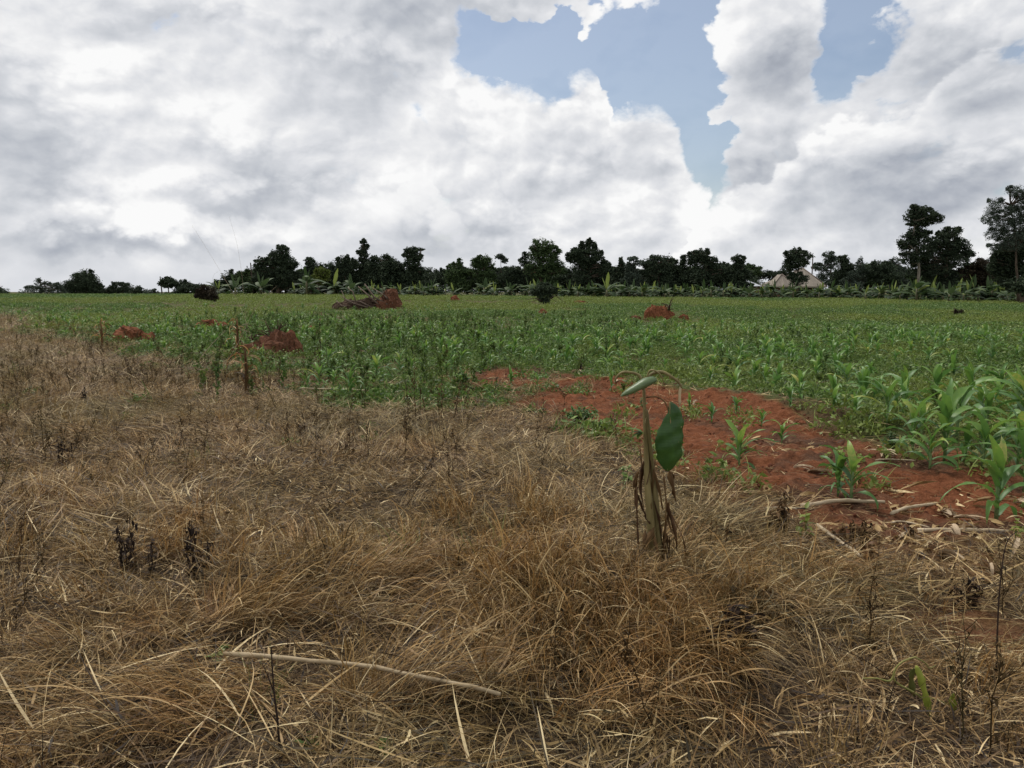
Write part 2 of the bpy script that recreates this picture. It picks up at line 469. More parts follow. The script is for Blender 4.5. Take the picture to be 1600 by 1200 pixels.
# ---- materials
def new_mat(name):
    m = bpy.data.materials.new(name); m.use_nodes = True
    m.node_tree.nodes.clear()
    return m, NT(m.node_tree)
def ramp(T, f, stops):
    n = T.node('ShaderNodeValToRGB'); T.put(n.inputs[0], f)
    cr = n.color_ramp
    cr.elements[0].position, cr.elements[0].color = stops[0][0], (*stops[0][1][:3], 1)
    cr.elements[1].position, cr.elements[1].color = stops[-1][0], (*stops[-1][1][:3], 1)
    for p, c in stops[1:-1]:
        e = cr.elements.new(p); e.color = (*c[:3], 1)
    return n.outputs[0]
def attr(T, name, typ='GEOMETRY', out='Fac'):
    n = T.node('ShaderNodeAttribute', attribute_type=typ, attribute_name=name)
    return n.outputs[out]
def finish(T, color, rough=0.8, spec=0.2, transl=0.0, bump=None, bstr=0.3, bdist=0.01):
    p = T.node('ShaderNodeBsdfPrincipled')
    T.put(p.inputs['Base Color'], color); T.put(p.inputs['Roughness'], rough)
    p.inputs['Specular IOR Level'].default_value = spec
    nrm = None
    if bump is not None:
        b = T.node('ShaderNodeBump'); b.inputs['Strength'].default_value = bstr; b.inputs['Distance'].default_value = bdist
        T.put(b.inputs['Height'], bump); T.put(p.inputs['Normal'], b.outputs[0])
    sh = p.outputs[0]
    if transl > 0:
        tr = T.node('ShaderNodeBsdfTranslucent'); T.put(tr.inputs[0], color)
        mx = T.node('ShaderNodeMixShader'); mx.inputs[0].default_value = transl
        T.put(mx.inputs[1], sh); T.put(mx.inputs[2], tr.outputs[0]); sh = mx.outputs[0]
    o = T.node('ShaderNodeOutputMaterial'); T.put(o.inputs[0], sh)
def blade_mat(name, stops, transl=0.25, rough=0.7, spec=0.25, tint=None, tintamt=0.5, vein=0.0):
    """per-blade tone -> colour, per-clump tint towards a second colour, fine streaks along it"""
    m, T = new_mat(name)
    t = attr(T, 'tone')
    pos = T.node('ShaderNodeTexCoord').outputs['Object']
    t = T.add(t, T.mul(T.sub(T.noise(pos, 35, 3), 0.5), 0.35))
    c = ramp(T, T.m('ADD', t, 0.0, clamp=True), stops)
    if tint:
        k = T.m('MULTIPLY', attr(T, 'tint', 'INSTANCER'), tintamt, clamp=True)
        c = T.mix(k, c, T.mix(t, tuple(v * 0.45 for v in tint[:3]) + (1,), tuple(min(1, v * 1.5) for v in tint[:3]) + (1,)))
    finish(T, c, rough, spec, transl)
    return m
def plain_mat(name, c0, c1, scale=8.0, rough=0.8, spec=0.2, transl=0.0, bstr=0.3, bdist=0.01, stretch=(1, 1, 1), detail=5):
    m, T = new_mat(name)
    pos = T.vm('MULTIPLY', T.node('ShaderNodeTexCoord').outputs['Object'], stretch)
    n = T.noise(pos, scale, detail, 0.6)
    c = ramp(T, n, [(0.3, c0), (0.7, c1)])
    oi = T.node('ShaderNodeObjectInfo').outputs['Random']
    h = T.node('ShaderNodeHueSaturation'); T.put(h.inputs['Color'], c); T.put(h.inputs['Value'], T.mad(oi, 0.35, 0.83)); c = h.outputs[0]
    finish(T, c, rough, spec, transl, n, bstr, bdist)
    return m

# ---- scattering: one object that instances a few meshes on its points
def scatter(name, meshes, pts, rot, scl, tint, label, cat, idx=None):
    lib = bpy.data.collections.new(name + '_pieces')
    for i, me in enumerate(meshes):
        lib.objects.link(bpy.data.objects.new('%s_piece_%02d' % (name, i), me))
    n = len(pts)
    me = bpy.data.meshes.new(name)
    me.vertices.add(n); me.vertices.foreach_set('co', np.asarray(pts, np.float32).ravel())
    a = me.attributes.new('rot', 'FLOAT_VECTOR', 'POINT'); a.data.foreach_set('vector', np.asarray(rot, np.float32).ravel())
    a = me.attributes.new('scl', 'FLOAT', 'POINT'); a.data.foreach_set('value', np.asarray(scl, np.float32))
    a = me.attributes.new('tint', 'FLOAT', 'POINT'); a.data.foreach_set('value', np.asarray(tint, np.float32))
    a = me.attributes.new('idx', 'INT', 'POINT'); a.data.foreach_set('value', np.asarray(rng.integers(0, len(meshes), n) if idx is None else idx, np.int32))
    ng = bpy.data.node_groups.new(name + '_scatter', 'GeometryNodeTree')
    ng.interface.new_socket('Geometry', in_out='INPUT', socket_type='NodeSocketGeometry')
    ng.interface.new_socket('Geometry', in_out='OUTPUT', socket_type='NodeSocketGeometry')
    gi, go = ng.nodes.new('NodeGroupInput'), ng.nodes.new('NodeGroupOutput')
    ip = ng.nodes.new('GeometryNodeInstanceOnPoints'); ci = ng.nodes.new('GeometryNodeCollectionInfo')
    ci.inputs['Collection'].default_value = lib; ci.inputs['Separate Children'].default_value = True; ci.inputs['Reset Children'].default_value = True
    def na(nm, dt):
        q = ng.nodes.new('GeometryNodeInputNamedAttribute'); q.data_type = dt; q.inputs['Name'].default_value = nm; return q.outputs[0]
    L = ng.links.new
    L(gi.outputs[0], ip.inputs['Points']); L(ci.outputs[0], ip.inputs['Instance'])
    ip.inputs['Pick Instance'].default_value = True
    L(na('idx', 'INT'), ip.inputs['Instance Index'])
    er = ng.nodes.new('FunctionNodeEulerToRotation'); L(na('rot', 'FLOAT_VECTOR'), er.inputs[0]); L(er.outputs[0], ip.inputs['Rotation'])
    L(na('scl', 'FLOAT'), ip.inputs['Scale'])
    L(ip.outputs[0], go.inputs[0])
    o = link(name, me)
    md = o.modifiers.new('scatter', 'NODES'); md.node_group = ng
    return tag(o, label, cat, None, 'stuff')

CLEAR = []
def sample(xr, yr, per_m2, keep, r=None, margin=150):
    """random ground points in view, kept with probability keep(x,y)"""
    r = r or rng
    n = int((xr[1] - xr[0]) * (yr[1] - yr[0]) * per_m2)
    x, y = r.uniform(*xr, n), r.uniform(*yr, n)
    z = height(x, y)
    px, py = to_px(x, y, z)
    ok = (px > -margin) & (px < 1600 + margin) & (r.random(n) < keep(x, y))
    for cx, cy, cr in CLEAR: ok &= (x - cx) ** 2 + (y - cy) ** 2 > cr * cr
    return np.stack([x[ok], y[ok], z[ok]], 1)
# ------------------------------------------------------------------ ground: one sheet, fine near the camera, out past the horizon
def grid_sheet(xs, ys):
    X, Y = np.meshgrid(xs, ys)
    Z = height(X, Y)
    nx, ny = len(xs), len(ys)
    i = np.arange(nx * ny).reshape(ny, nx)
    F = np.stack([i[:-1, :-1], i[:-1, 1:], i[1:, 1:], i[1:, :-1]], -1).reshape(-1, 4)
    return X.ravel(), Y.ravel(), Z.ravel(), F
def steps(segs):
    out = [segs[0][0]]
    for a, b, s in segs:
        n = max(1, int(round((b - a) / s))); out += list(a + (b - a) * (np.arange(1, n + 1) / n))
    return np.array(out)
gx = steps([(-3000, -400, 260), (-400, -90, 31), (-90, -16, 2.0), (-16, -7, 0.3), (-7, -1, 0.07), (-1, 7, 0.035), (7, 9, 0.07), (9, 18, 0.3), (18, 90, 2.0), (90, 400, 31), (400, 3000, 260)])
gy = steps([(-600, -20, 80), (-20, 1.5, 1.5), (1.5, 4.5, 0.08), (4.5, 14, 0.035), (14, 16, 0.08), (16, 32, 0.3), (32, 130, 1.5), (130, 400, 20), (400, 3000, 260)])
X, Y, Z, F = grid_sheet(gx, gy)
dry, soil = dryness(X, Y, Z), soilness(X, Y, Z)
behind = Y < 1.0
dry[behind] = 1.0; soil[behind] = 0.0
nearm = 1 - sst(Y, 15, 25)
_t = np.clip(((X - 1.6) * 2.7 + (Y - 13.6) * -4.9) / (2.7 ** 2 + 4.9 ** 2), 0, 1)
bank = np.exp(-((X - 1.6 - _t * 2.7) ** 2 + (Y - 13.6 + _t * 4.9) ** 2) / 0.75 ** 2)
lump = np.abs(fbm(X * 7, Y * 7, 2) - 0.5) * 0.13 + (fbm(X * 13, Y * 13, 2) - 0.5) * 0.07
Z = Z + lump * nearm * (0.35 + 0.65 * soil) * ((X > -7) & (X < 9) & (Y > 1.5))
m_ground, T = new_mat('field_earth')
pos = T.node('ShaderNodeTexCoord').outputs['Object']
nA, nB, nC = T.noise(pos, 0.9, 5, 0.6), T.noise(pos, 9, 5, 0.65), T.noise(pos, 60, 4, 0.7)
red = ramp(T, T.add(T.mul(nB, 0.55), T.mul(nC, 0.45)), [(0.32, (0.065, 0.023, 0.010)), (0.45, (0.14, 0.049, 0.021)), (0.56, (0.205, 0.075, 0.034)), (0.68, (0.26, 0.125, 0.072))])
brn = ramp(T, T.add(T.mul(nB, 0.45), T.mul(nC, 0.55)), [(0.34, (0.038, 0.020, 0.012)), (0.5, (0.085, 0.043, 0.025)), (0.62, (0.14, 0.078, 0.046)), (0.72, (0.24, 0.16, 0.10))])
red = T.mix(T.m('MULTIPLY', T.smooth(nA, 0.45, 0.62), T.sub(1.0, attr(T, 'bank')), clamp=True), red, brn)
lit = ramp(T, T.add(T.mul(nC, 0.7), T.mul(nB, 0.3)), [(0.38, (0.016, 0.010, 0.007)), (0.48, (0.05, 0.034, 0.021)), (0.55, (0.12, 0.085, 0.05)), (0.66, (0.30, 0.225, 0.13))])
lit = T.mix(T.smooth(nA, 0.5, 0.65, 0.0, 0.25), lit, (0.06, 0.03, 0.018, 1))
grn = ramp(T, T.add(T.mul(nC, 0.5), T.mul(nB, 0.5)), [(0.35, (0.028, 0.040, 0.014)), (0.5, (0.062, 0.082, 0.025)), (0.68, (0.12, 0.15, 0.045))])
grn = T.mix(T.smooth(T.noise(pos, 0.8, 5, 0.65), 0.42, 0.62, 0.0, 0.8), grn, brn)
c = T.mix(attr(T, 'soil'), T.mix(attr(T, 'dry'), grn, lit), red)
finish(T, c, 0.95, 0.1, 0.0, T.add(T.mul(nC, 0.5), nB), 0.9, 0.05)
ground = link('ground', mesh_np('ground', np.stack([X, Y, Z], 1), F, {'dry': dry, 'soil': soil, 'bank': bank}, [m_ground], True))
tag(ground, 'red earth field, bare and loose on the right, hidden by dry grass in front', 'ground', None, 'structure')

# crumbs and clods of red earth
def clod_mesh(seed, n=2):
    bm = bmesh.new(); bmesh.ops.create_icosphere(bm, subdivisions=n, radius=0.5)
    r = np.random.default_rng(seed); k = r.normal(size=(7, 3)); k /= np.linalg.norm(k, axis=1)[:, None]; a = r.uniform(0.3, 0.49, 7)
    for v in bm.verts:
        p = np.array(v.co)
        for d, lim in zip(k, a):
            q = p @ d
            if q > lim: p = p - d * (q - lim)
        v.co = p * (1 + 0.05 * r.normal()) * np.array([1, 0.85, 0.65])
    me = bpy.data.meshes.new('clod'); bm.to_mesh(me); bm.free(); return me
def soil_mat(name, a=(0.06, 0.021, 0.012), b=(0.17, 0.062, 0.034)):
    return plain_mat(name, a, b, 14, 0.95, 0.1, 0, 0.6, 0.02)
m_clod = soil_mat('red_clod')
clods = [clod_mesh(i) for i in range(6)]
for c_ in clods: c_.materials.append(m_clod)
P = sample((-5, 12), (4, 18), 110, lambda x, y: soilness(x, y) * 0.9 * sst(fbm(x * 1.3, y * 1.3), 0.25, 0.5) + 0.01)
n = len(P); sc_ = np.clip(np.exp(rng.normal(-3.9, 0.55, n)), 0.008, 0.09); P[:, 2] += sc_ * 0.1
scatter('soil_clods', clods, P, rng.uniform(0, 6.28, (n, 3)), sc_, rng.random(n), 'small crumbs and clods of red earth strewn over the bare soil', 'soil')
# ------------------------------------------------------------------ dry grass
STRAW = [(0.0, (0.014, 0.009, 0.006)), (0.25, (0.042, 0.027, 0.016)), (0.42, (0.115, 0.066, 0.027)), (0.60, (0.255, 0.155, 0.062)), (0.80, (0.50, 0.345, 0.155)), (1.0, (0.80, 0.64, 0.37))]
m_straw = blade_mat('dry_grass_blade', STRAW, 0.2, 0.6, 0.3, tint=(0.16, 0.14, 0.045), tintamt=0.45)
RUST = [(0.0, (0.022, 0.011, 0.006)), (0.27, (0.085, 0.042, 0.017)), (0.5, (0.235, 0.118, 0.040)), (0.75, (0.48, 0.275, 0.10)), (1.0, (0.74, 0.54, 0.29))]
m_rust = blade_mat('rusty_grass_blade', RUST, 0.2, 0.6, 0.3, tint=(0.20, 0.17, 0.05), tintamt=0.5)
DUSK = [(0.0, (0.014, 0.009, 0.005)), (0.35, (0.055, 0.032, 0.015)), (0.7, (0.15, 0.09, 0.042)), (1.0, (0.35, 0.24, 0.12))]
m_weed = blade_mat('dead_weed', DUSK, 0.1, 0.8, 0.1, tint=(0.07, 0.075, 0.025), tintamt=0.5)

def disc(n, rad, r):
    a, q = r.uniform(0, 2 * math.pi, n), np.sqrt(r.random(n)) * rad
    return np.stack([np.cos(a) * q, np.sin(a) * q, np.zeros(n)], 1)
def mat_tuft(seed, n=80, rad=0.26):
    """fallen, matted straw, mostly one way"""
    r = np.random.default_rng(seed); A = Acc()
    b = disc(n, rad, r); b[:, 2] = r.uniform(0.0, 0.10, n)
    az = np.where(r.random(n) < 0.6, r.normal(0, 0.5, n), r.uniform(0, 6.28, n)); el = r.uniform(0.0, 0.6, n)
    kink = np.where(r.random(n) < 0.5, r.normal(0, 0.25, n), r.normal(0, 1.1, n))
    A.add(*ribbons(b, az, el, r.uniform(0.08, 0.36, n), r.choice([0.002, 0.0032, 0.0048, 0.0085], n, p=[.3, .35, .25, .1]), el + r.uniform(-0.3, 0.4, n), 5, kink, r.normal(0, 1, n), zmin=0.005, tone=np.clip(r.normal(0.5, 0.27, n), 0, 1)))
    return A.mesh('matted_tuft', m_straw)
def up_tuft(seed, mat_, n=60, rad=0.13, h=(0.12, 0.36), lean=0.45, mean=0.55, dr=(0.3, 2.3)):
    r = np.random.default_rng(seed); A = Acc()
    b = disc(n, rad, r)
    az = np.arctan2(b[:, 0], b[:, 1]) + r.normal(0, 0.9, n); el = np.clip(r.normal(1.57 - lean, 0.25, n), 0.4, 1.55)
    A.add(*ribbons(b, az, el, r.uniform(*h, n) * r.uniform(0.5, 1, n), r.choice([0.0018, 0.0028, 0.0044, 0.0075], n, p=[.3, .35, .25, .1]), r.uniform(*dr, n) * np.where(r.random(n) < 0.65, 0.22, 1), 6, r.normal(0, 0.7, n), r.normal(0, 1.2, n), zmin=0.004, tone=np.clip(r.normal(mean, 0.26, n), 0, 1)))
    return A.mesh('grass_tuft', mat_)
def comb_tuft(seed, mat_, n=85, rad=0.16):
    """long straw combed over in one direction, falling down its slope"""
    r = np.random.default_rng(seed); A = Acc()
    b = disc(n, rad, r); b[:, 2] += r.uniform(0, 0.04, n)
    az = r.normal(0, 0.33, n); el = np.clip(r.normal(0.85, 0.25, n), 0.3, 1.3)
    A.add(*ribbons(b, az, el, r.uniform(0.15, 0.5, n), r.choice([0.002, 0.003, 0.0044, 0.007], n, p=[.3, .35, .25, .1]), r.uniform(0.3, 2.0, n), 8, r.normal(0, 0.35, n), r.normal(0, 1, n), zmin=-0.12, tone=np.clip(r.normal(0.6, 0.24, n), 0, 1)))
    return A.mesh('combed_tuft', mat_)
def stalk_plant(seed, mat_, h=0.4, br=9, leaf=14, thick=0.0028, ls=0.022):
    """dead branching weed with shrivelled leaves"""
    r = np.random.default_rng(seed); A = Acc()
    zz = np.linspace(0, h, 6); dx_, dy_ = r.normal(0, 0.05, 2)
    P = np.stack([dx_ * zz / h + r.normal(0, 0.006, 6), dy_ * zz / h + r.normal(0, 0.006, 6), zz], 1); P[0, :2] = 0
    add_tube(A, P, np.linspace(thick, thick * 0.35, 6), 4, 0.25)
    for k in range(br):
        t = r.uniform(0.25, 0.95); i = t * 5; j = int(i); p0 = P[j] + (P[min(j + 1, 5)] - P[j]) * (i - j)
        a = r.uniform(0, 6.28); L = h * r.uniform(0.15, 0.42) * (1.2 - t * 0.6); e = r.uniform(0.6, 1.2)
        q = np.array([p0, p0 + L * 0.5 * np.array([math.cos(a) * math.cos(e), math.sin(a) * math.cos(e), math.sin(e)]), p0 + L * np.array([math.cos(a + .2) * math.cos(e) * 0.9, math.sin(a + .2) * math.cos(e) * 0.9, math.sin(e) * 1.05])])
        add_tube(A, q, [thick * 0.55, thick * 0.4, thick * 0.2], 3, 0.3)
        m_ = max(1, int(leaf * r.uniform(0.5, 1.4)))
        w = r.random(m_)[:, None]; lp = q[0] + (q[2] - q[0]) * w + r.normal(0, 0.008, (m_, 3))
        A.add(*leaves(lp, r.uniform(0, 6.28, m_), r.uniform(-1.5, 0.2, m_), r.uniform(0.5, 1.2, m_) * ls, r.uniform(0.2, 0.5, m_) * ls, np.clip(r.normal(0.35, 0.2, m_), 0, 1), r))
    return A.mesh('dead_weed', mat_)

def debris(seed, n=130, rad=0.24):
    """short broken bits of straw lying every way"""
    r = np.random.default_rng(seed); A = Acc(); b = disc(n, rad, r); b[:, 2] = r.uniform(0.0, 0.05, n)
    A.add(*ribbons(b, r.uniform(0, 6.28, n), r.uniform(-0.3, 0.6, n), r.uniform(0.03, 0.17, n), r.choice([0.002, 0.003, 0.005, 0.010], n, p=[.3, .35, .22, .13]), r.normal(0.2, 0.4, n), 3, r.normal(0, 0.6, n), r.normal(0, 1.4, n), zmin=0.003, tone=np.clip(r.normal(0.52, 0.27, n), 0, 1)))
    return A.mesh('straw_bits', m_straw)
debs = [debris(500 + i) for i in range(7)]
mats_l = [mat_tuft(i) for i in range(9)]
ups = [up_tuft(20 + i, m_straw) for i in range(8)]
rusts = [up_tuft(40 + i, m_rust, 70, 0.13, (0.16, 0.42), 0.45, 0.55) for i in range(6)]
combs = [comb_tuft(60 + i, m_rust if i % 2 else m_straw) for i in range(8)]
weeds = [stalk_plant(80 + i, m_weed, 0.28 + 0.05 * (i % 4), 8 + i % 4, 5) for i in range(9)]

def flow(x, y): return (fbm(x * 0.45 + 3, y * 0.45 + 8, 2) - 0.5) * 9.0
def grass_hue(x, y): return np.clip(sst(fbm(x * 0.8 + 31, y * 0.8 + 7, 3), 0.48, 0.66) * 0.9 + rng.normal(0, 0.12, len(x)), 0, 1)
def rotz(a, tilt=0.12): return np.stack([rng.normal(0, tilt, len(a)), rng.normal(0, tilt, len(a)), a], 1)

for px, py, cr in [(1145, 1035, .22), (1150, 1085, .12), (1450, 1135, .11), (1440, 1170, .07), (208, 905, .10), (240, 915, .08), (302, 915, .12), (1510, 965, .12), (802, 1035, .10), (1066, 1145, .1), (595, 1190, .08), (345, 1050, .08), (1350, 870, .15), (1300, 880, .1), (480, 1190, .06), (95, 750, .1)]:
    g = G(px, py); CLEAR.append((g.x, g.y, cr))
# matted straw everywhere in the dry zone
P = np.concatenate([sample((-6, 8), (1.6, 9), 15, lambda x, y: dryness(x, y) * (0.15 + 0.85 * sst(fbm(x * 1.1, y * 1.1), 0.35, 0.6))),
                    sample((-20, 8), (9, 22), 10, lambda x, y: dryness(x, y)),
                    sample((-42, 2), (22, 60), 3.2, lambda x, y: dryness(x, y))])
n = len(P); print('matted', n)
scatter('matted_dry_grass', mats_l, P, rotz(flow(P[:, 0], P[:, 1]) + rng.normal(0, 0.7, n)), rng.uniform(0.7, 1.25, n) * (1 + 0.9 * sst(P[:, 1], 14, 45)), grass_hue(P[:, 0], P[:, 1]),
        'matted fallen dry grass covering the foreground', 'dry grass')
P = np.concatenate([sample((-6, 8), (1.6, 9), 11, lambda x, y: dryness(x, y) * (0.12 + 0.88 * sst(fbm(x * 0.9 + 9, y * 0.9), 0.42, 0.6))),
                    sample((-20, 8), (9, 22), 9, lambda x, y: dryness(x, y) * (0.4 + 0.6 * sst(fbm(x * 0.5 + 9, y * 0.5), 0.4, 0.6))),
                    sample((-42, 2), (22, 60), 2.6, lambda x, y: dryness(x, y))])
n = len(P); print('upright', n)
scatter('standing_dry_grass', ups, P, rotz(rng.uniform(0, 6.28, n), 0.2), rng.uniform(0.5, 1.15, n) * (1 + 0.6 * sst(P[:, 1], 14, 45)), grass_hue(P[:, 0], P[:, 1]),
        'standing tufts of pale dry grass across the foreground', 'dry grass')
P = np.concatenate([sample((-6, 8), (1.6, 9), 8, lambda x, y: dryness(x, y) * sst(fbm(x * 0.6 + 40, y * 0.6 + 3), 0.48, 0.62)),
                    sample((-20, 6), (9, 24), 6, lambda x, y: dryness(x, y) * sst(fbm(x * 0.35 + 40, y * 0.35 + 3), 0.46, 0.6))])
n = len(P); print('rust', n)
scatter('rusty_dry_grass', rusts, P, rotz(rng.uniform(0, 6.28, n), 0.2), rng.uniform(0.5, 1.0, n), rng.random(n) * 0.8,
        'orange brown clumps of dead grass in the foreground', 'dry grass')
P = np.concatenate([sample((-6, 9), (1.6, 8), 40, dryness), sample((-12, 9), (8, 15), 14, dryness)])
n = len(P); print('debris', n)
scatter('broken_straw', debs, P, rotz(rng.uniform(0, 6.28, n), 0.2), rng.uniform(0.7, 1.2, n), grass_hue(P[:, 0], P[:, 1]) * 0.6,
        'short broken bits of dry straw thick on the ground', 'straw')
# combed heaps: the big one right of centre falls towards the camera
hp = []
for (px, py, npt, sx, sy, a0) in [(960, 985, 62, 0.24, 0.17, math.pi), (900, 920, 36, 0.30, 0.2, math.pi), (1010, 1030, 34, 0.2, 0.2, math.pi - 0.3), (840, 1000, 14, 0.2, 0.25, math.pi + 0.4), (560, 940, 20, 0.42, 0.2, 1.7), (480, 960, 16, 0.3, 0.2, 2.0),
                                  (120, 1000, 11, 0.4, 0.3, 3.6), (60, 1120, 12, 0.35, 0.25, 3.8), (700, 880, 20, 0.35, 0.25, 2.9), (820, 830, 18, 0.4, 0.3, 3.3), (1150, 900, 14, 0.4, 0.2, 2.6), (1300, 960, 18, 0.4, 0.3, 3.4),
                                  (350, 860, 12, 0.4, 0.3, 2.4), (650, 1100, 10, 0.3, 0.1, 1.5), (1480, 1080, 12, 0.3, 0.2, 2.7), (260, 1150, 14, 0.3, 0.1, 4.2)]:
    g = G(px, py)
    for k in range(npt):
        x, y = g.x + rng.normal(0, sx), g.y + rng.normal(0, sy)
        hp.append((x, y, hz(x, y), a0 + rng.normal(0, 0.25)))
hp = np.array(hp); n = len(hp)
P2 = sample((-6, 8), (2, 9), 1.2, lambda x, y: dryness(x, y))
a2_ = flow(P2[:, 0], P2[:, 1]) + rng.normal(0, 0.4, len(P2))
pts = np.concatenate([hp[:, :3], P2]); aa = np.concatenate([-hp[:, 3], a2_])
scatter('combed_dry_grass', combs, pts, rotz(aa, 0.1), rng.uniform(0.6, 1.05, len(pts)), rng.random(len(pts)) * 0.5,
        'long dry grass combed over into falling heaps near the camera', 'dry grass')
# dead brown weeds standing through the grass, thickest in the middle distance
P = np.concatenate([sample((-6, 8), (2.4, 9), 6, lambda x, y: dryness(x, y) * sst(fbm(x * 0.5 + 70, y * 0.5), 0.4, 0.62)),
                    sample((-20, 8), (7, 24), 8, lambda x, y: dryness(x, y) * (0.25 + 0.75 * sst(fbm(x * 0.4 + 70, y * 0.4), 0.4, 0.6))),
                    sample((-42, 2), (22, 62), 2, lambda x, y: np.minimum(1, 1.6 * dryness(x, y) + 0.03)), sample((-14, 4), (10, 26), 1.2, lambda x, y: 1 - sst(to_px(x, y, 0.0)[0], 700, 900))])
n = len(P); print('weeds', n)
scatter('dead_weed_stalks', weeds, P, rotz(rng.uniform(0, 6.28, n), 0.18), rng.uniform(0.6, 1.4, n), rng.random(n) * 0.7,
        'thin dead brown weeds standing through the dry grass', 'weeds')
# ------------------------------------------------------------------ green crop
MAIZE = [(0.0, (0.035, 0.085, 0.025)), (0.3, (0.062, 0.145, 0.040)), (0.6, (0.105, 0.22, 0.048)), (0.85, (0.19, 0.32, 0.055)), (1.0, (0.42, 0.40, 0.10))]
m_maize = blade_mat('maize_leaf', MAIZE, 0.35, 0.45, 0.4, tint=(0.11, 0.16, 0.04), tintamt=0.5)
m_mstem = plain_mat('maize_stem', (0.10, 0.18, 0.06), (0.22, 0.28, 0.12), 10, 0.6, 0.3, 0.1, stretch=(1, 1, 0.2))
BROAD = [(0.0, (0.028, 0.058, 0.014)), (0.35, (0.060, 0.115, 0.024)), (0.7, (0.115, 0.20, 0.038)), (0.9, (0.21, 0.31, 0.075)), (1.0, (0.42, 0.48, 0.22))]
m_broad = blade_mat('weed_leaf', BROAD, 0.3, 0.55, 0.35, tint=(0.19, 0.23, 0.045), tintamt=0.75)
m_herb = blade_mat('green_grass_blade', [(0.0, (0.035, 0.065, 0.012)), (0.5, (0.10, 0.165, 0.03)), (1.0, (0.26, 0.31, 0.08))], 0.3, 0.6, 0.2, tint=(0.19, 0.15, 0.06), tintamt=0.6)

def maize_leaf_geo(r, z, az, L, Wd, el, dr, tone, A, mi=0):
    v, f, t = ribbons(np.array([[0, 0, z]]), [az], [el], L, Wd, dr, 9, r.normal(0, 0.35), r.normal(0, 0.7), fold=0.35, taper=0.97, tone=tone, point=1.15)
    v = v.reshape(10, 3, 3); w = np.linspace(0, 1, 10)
    wave = np.sin(w * r.uniform(9, 15) + r.uniform(0, 6)) * Wd * 0.13
    v[:, 0, 2] += wave; v[:, 2, 2] -= wave * r.uniform(0.4, 1)
    A.add(v.reshape(-1, 3), f, np.repeat(np.clip(tone + 0.12 * np.sin(w * 3), 0, 1), 3), mi)
def maize_layout(seed):
    r = np.random.default_rng(seed); H = r.uniform(0.20, 0.34); n = r.integers(9, 12); out = []; a0 = r.uniform(0, 6.28)
    for k in range(n):
        t = k / (n - 1)
        out.append(dict(z=0.04 + H * t ** 0.8, az=a0 + math.pi * k + r.normal(0, 0.45), L=r.uniform(0.26, 0.40) * (0.65 + 0.65 * math.sin(math.pi * (0.15 + 0.75 * t))), W=r.uniform(0.048, 0.072) * (0.7 + 0.5 * t),
                        el=0.75 + 0.65 * t + r.normal(0, 0.1), dr=r.uniform(1.7, 2.9) * (1.1 - 0.6 * t), tone=float(np.clip(r.normal(0.35 + 0.3 * t, 0.12), 0, 0.92))))
    return r, H, out
def maize_mesh(seed):
    r, H, lv = maize_layout(seed); A = Acc()
    add_tube(A, [(0, 0, 0), (0.004, 0, H * 0.5), (0.0, 0.004, H), (0, 0, H * 1.25)], [0.011, 0.012, 0.010, 0.004], 6, 0.6, 1)
    for q in lv: maize_leaf_geo(r, q['z'], q['az'], q['L'], q['W'], q['el'], q['dr'], q['tone'], A)
    return A.mesh('maize_plant', [m_maize, m_mstem], True)
def maize_parts(seed, label, loc, rz, scl, group='young maize plants'):
    r, H, lv = maize_layout(seed)
    o = thing('maize_plant', label, 'maize plant', loc, rz, group, scl)
    A = Acc(); add_tube(A, [(0, 0, -0.01), (0.004, 0, H * 0.5), (0.0, 0.004, H), (0, 0, H * 1.25)], [0.012, 0.013, 0.011, 0.004], 8, 0.6)
    link('stem', A.mesh('stem', m_mstem, True), o)
    for q in lv:
        A = Acc(); maize_leaf_geo(r, q['z'], q['az'], q['L'], q['W'], q['el'], q['dr'], q['tone'], A)
        link('leaf', A.mesh('leaf', m_maize, True), o)
    return o

def clump(seed, mat_, n=55, rad=0.2, h=0.15, ls=0.05, asp=0.6, name='weed_clump', blades=6):
    r = np.random.default_rng(seed); A = Acc()
    b = disc(n, rad, r); q = 1 - (np.linalg.norm(b[:, :2], axis=1) / rad) ** 2
    b[:, 2] = h * (0.15 + 0.85 * q) * r.uniform(0.3, 1.0, n)
    A.add(*leaves(b, r.uniform(0, 6.28, n), r.normal(0.1, 0.4, n), r.uniform(0.6, 1.3, n) * ls, r.uniform(0.6, 1.2, n) * ls * asp, np.clip(r.normal(0.5, 0.22, n), 0, 1), r))
    k = 10
    p0 = disc(k, rad * 0.6, r)
    A.add(*ribbons(p0, r.uniform(0, 6.28, k), r.uniform(0.7, 1.5, k), r.uniform(0.5, 1.0, k) * h, 0.003, 0.4, 2, tone=r.uniform(0.2, 0.6, k)))
    if blades:
        A.add(*ribbons(disc(blades, rad, r), r.uniform(0, 6.28, blades), r.uniform(0.7, 1.4, blades), r.uniform(0.8, 1.6, blades) * h, r.uniform(0.006, 0.012, blades), r.uniform(0.6, 1.8, blades), 4, tone=r.uniform(0.4, 0.95, blades)))
    return A.mesh(name, mat_)
bclumps = [clump(100 + i, m_broad, 60 + 6 * (i % 3), 0.2, 0.16, 0.05, 0.65) for i in range(8)]
fclumps = [clump(120 + i, m_broad, 75, 0.45, 0.26, 0.10, 0.6, blades=14) for i in range(8)]
hclumps = [up_tuft(140 + i, m_herb, 40, 0.14, (0.12, 0.32), 0.5, 0.5, (0.4, 1.8)) for i in range(6)]

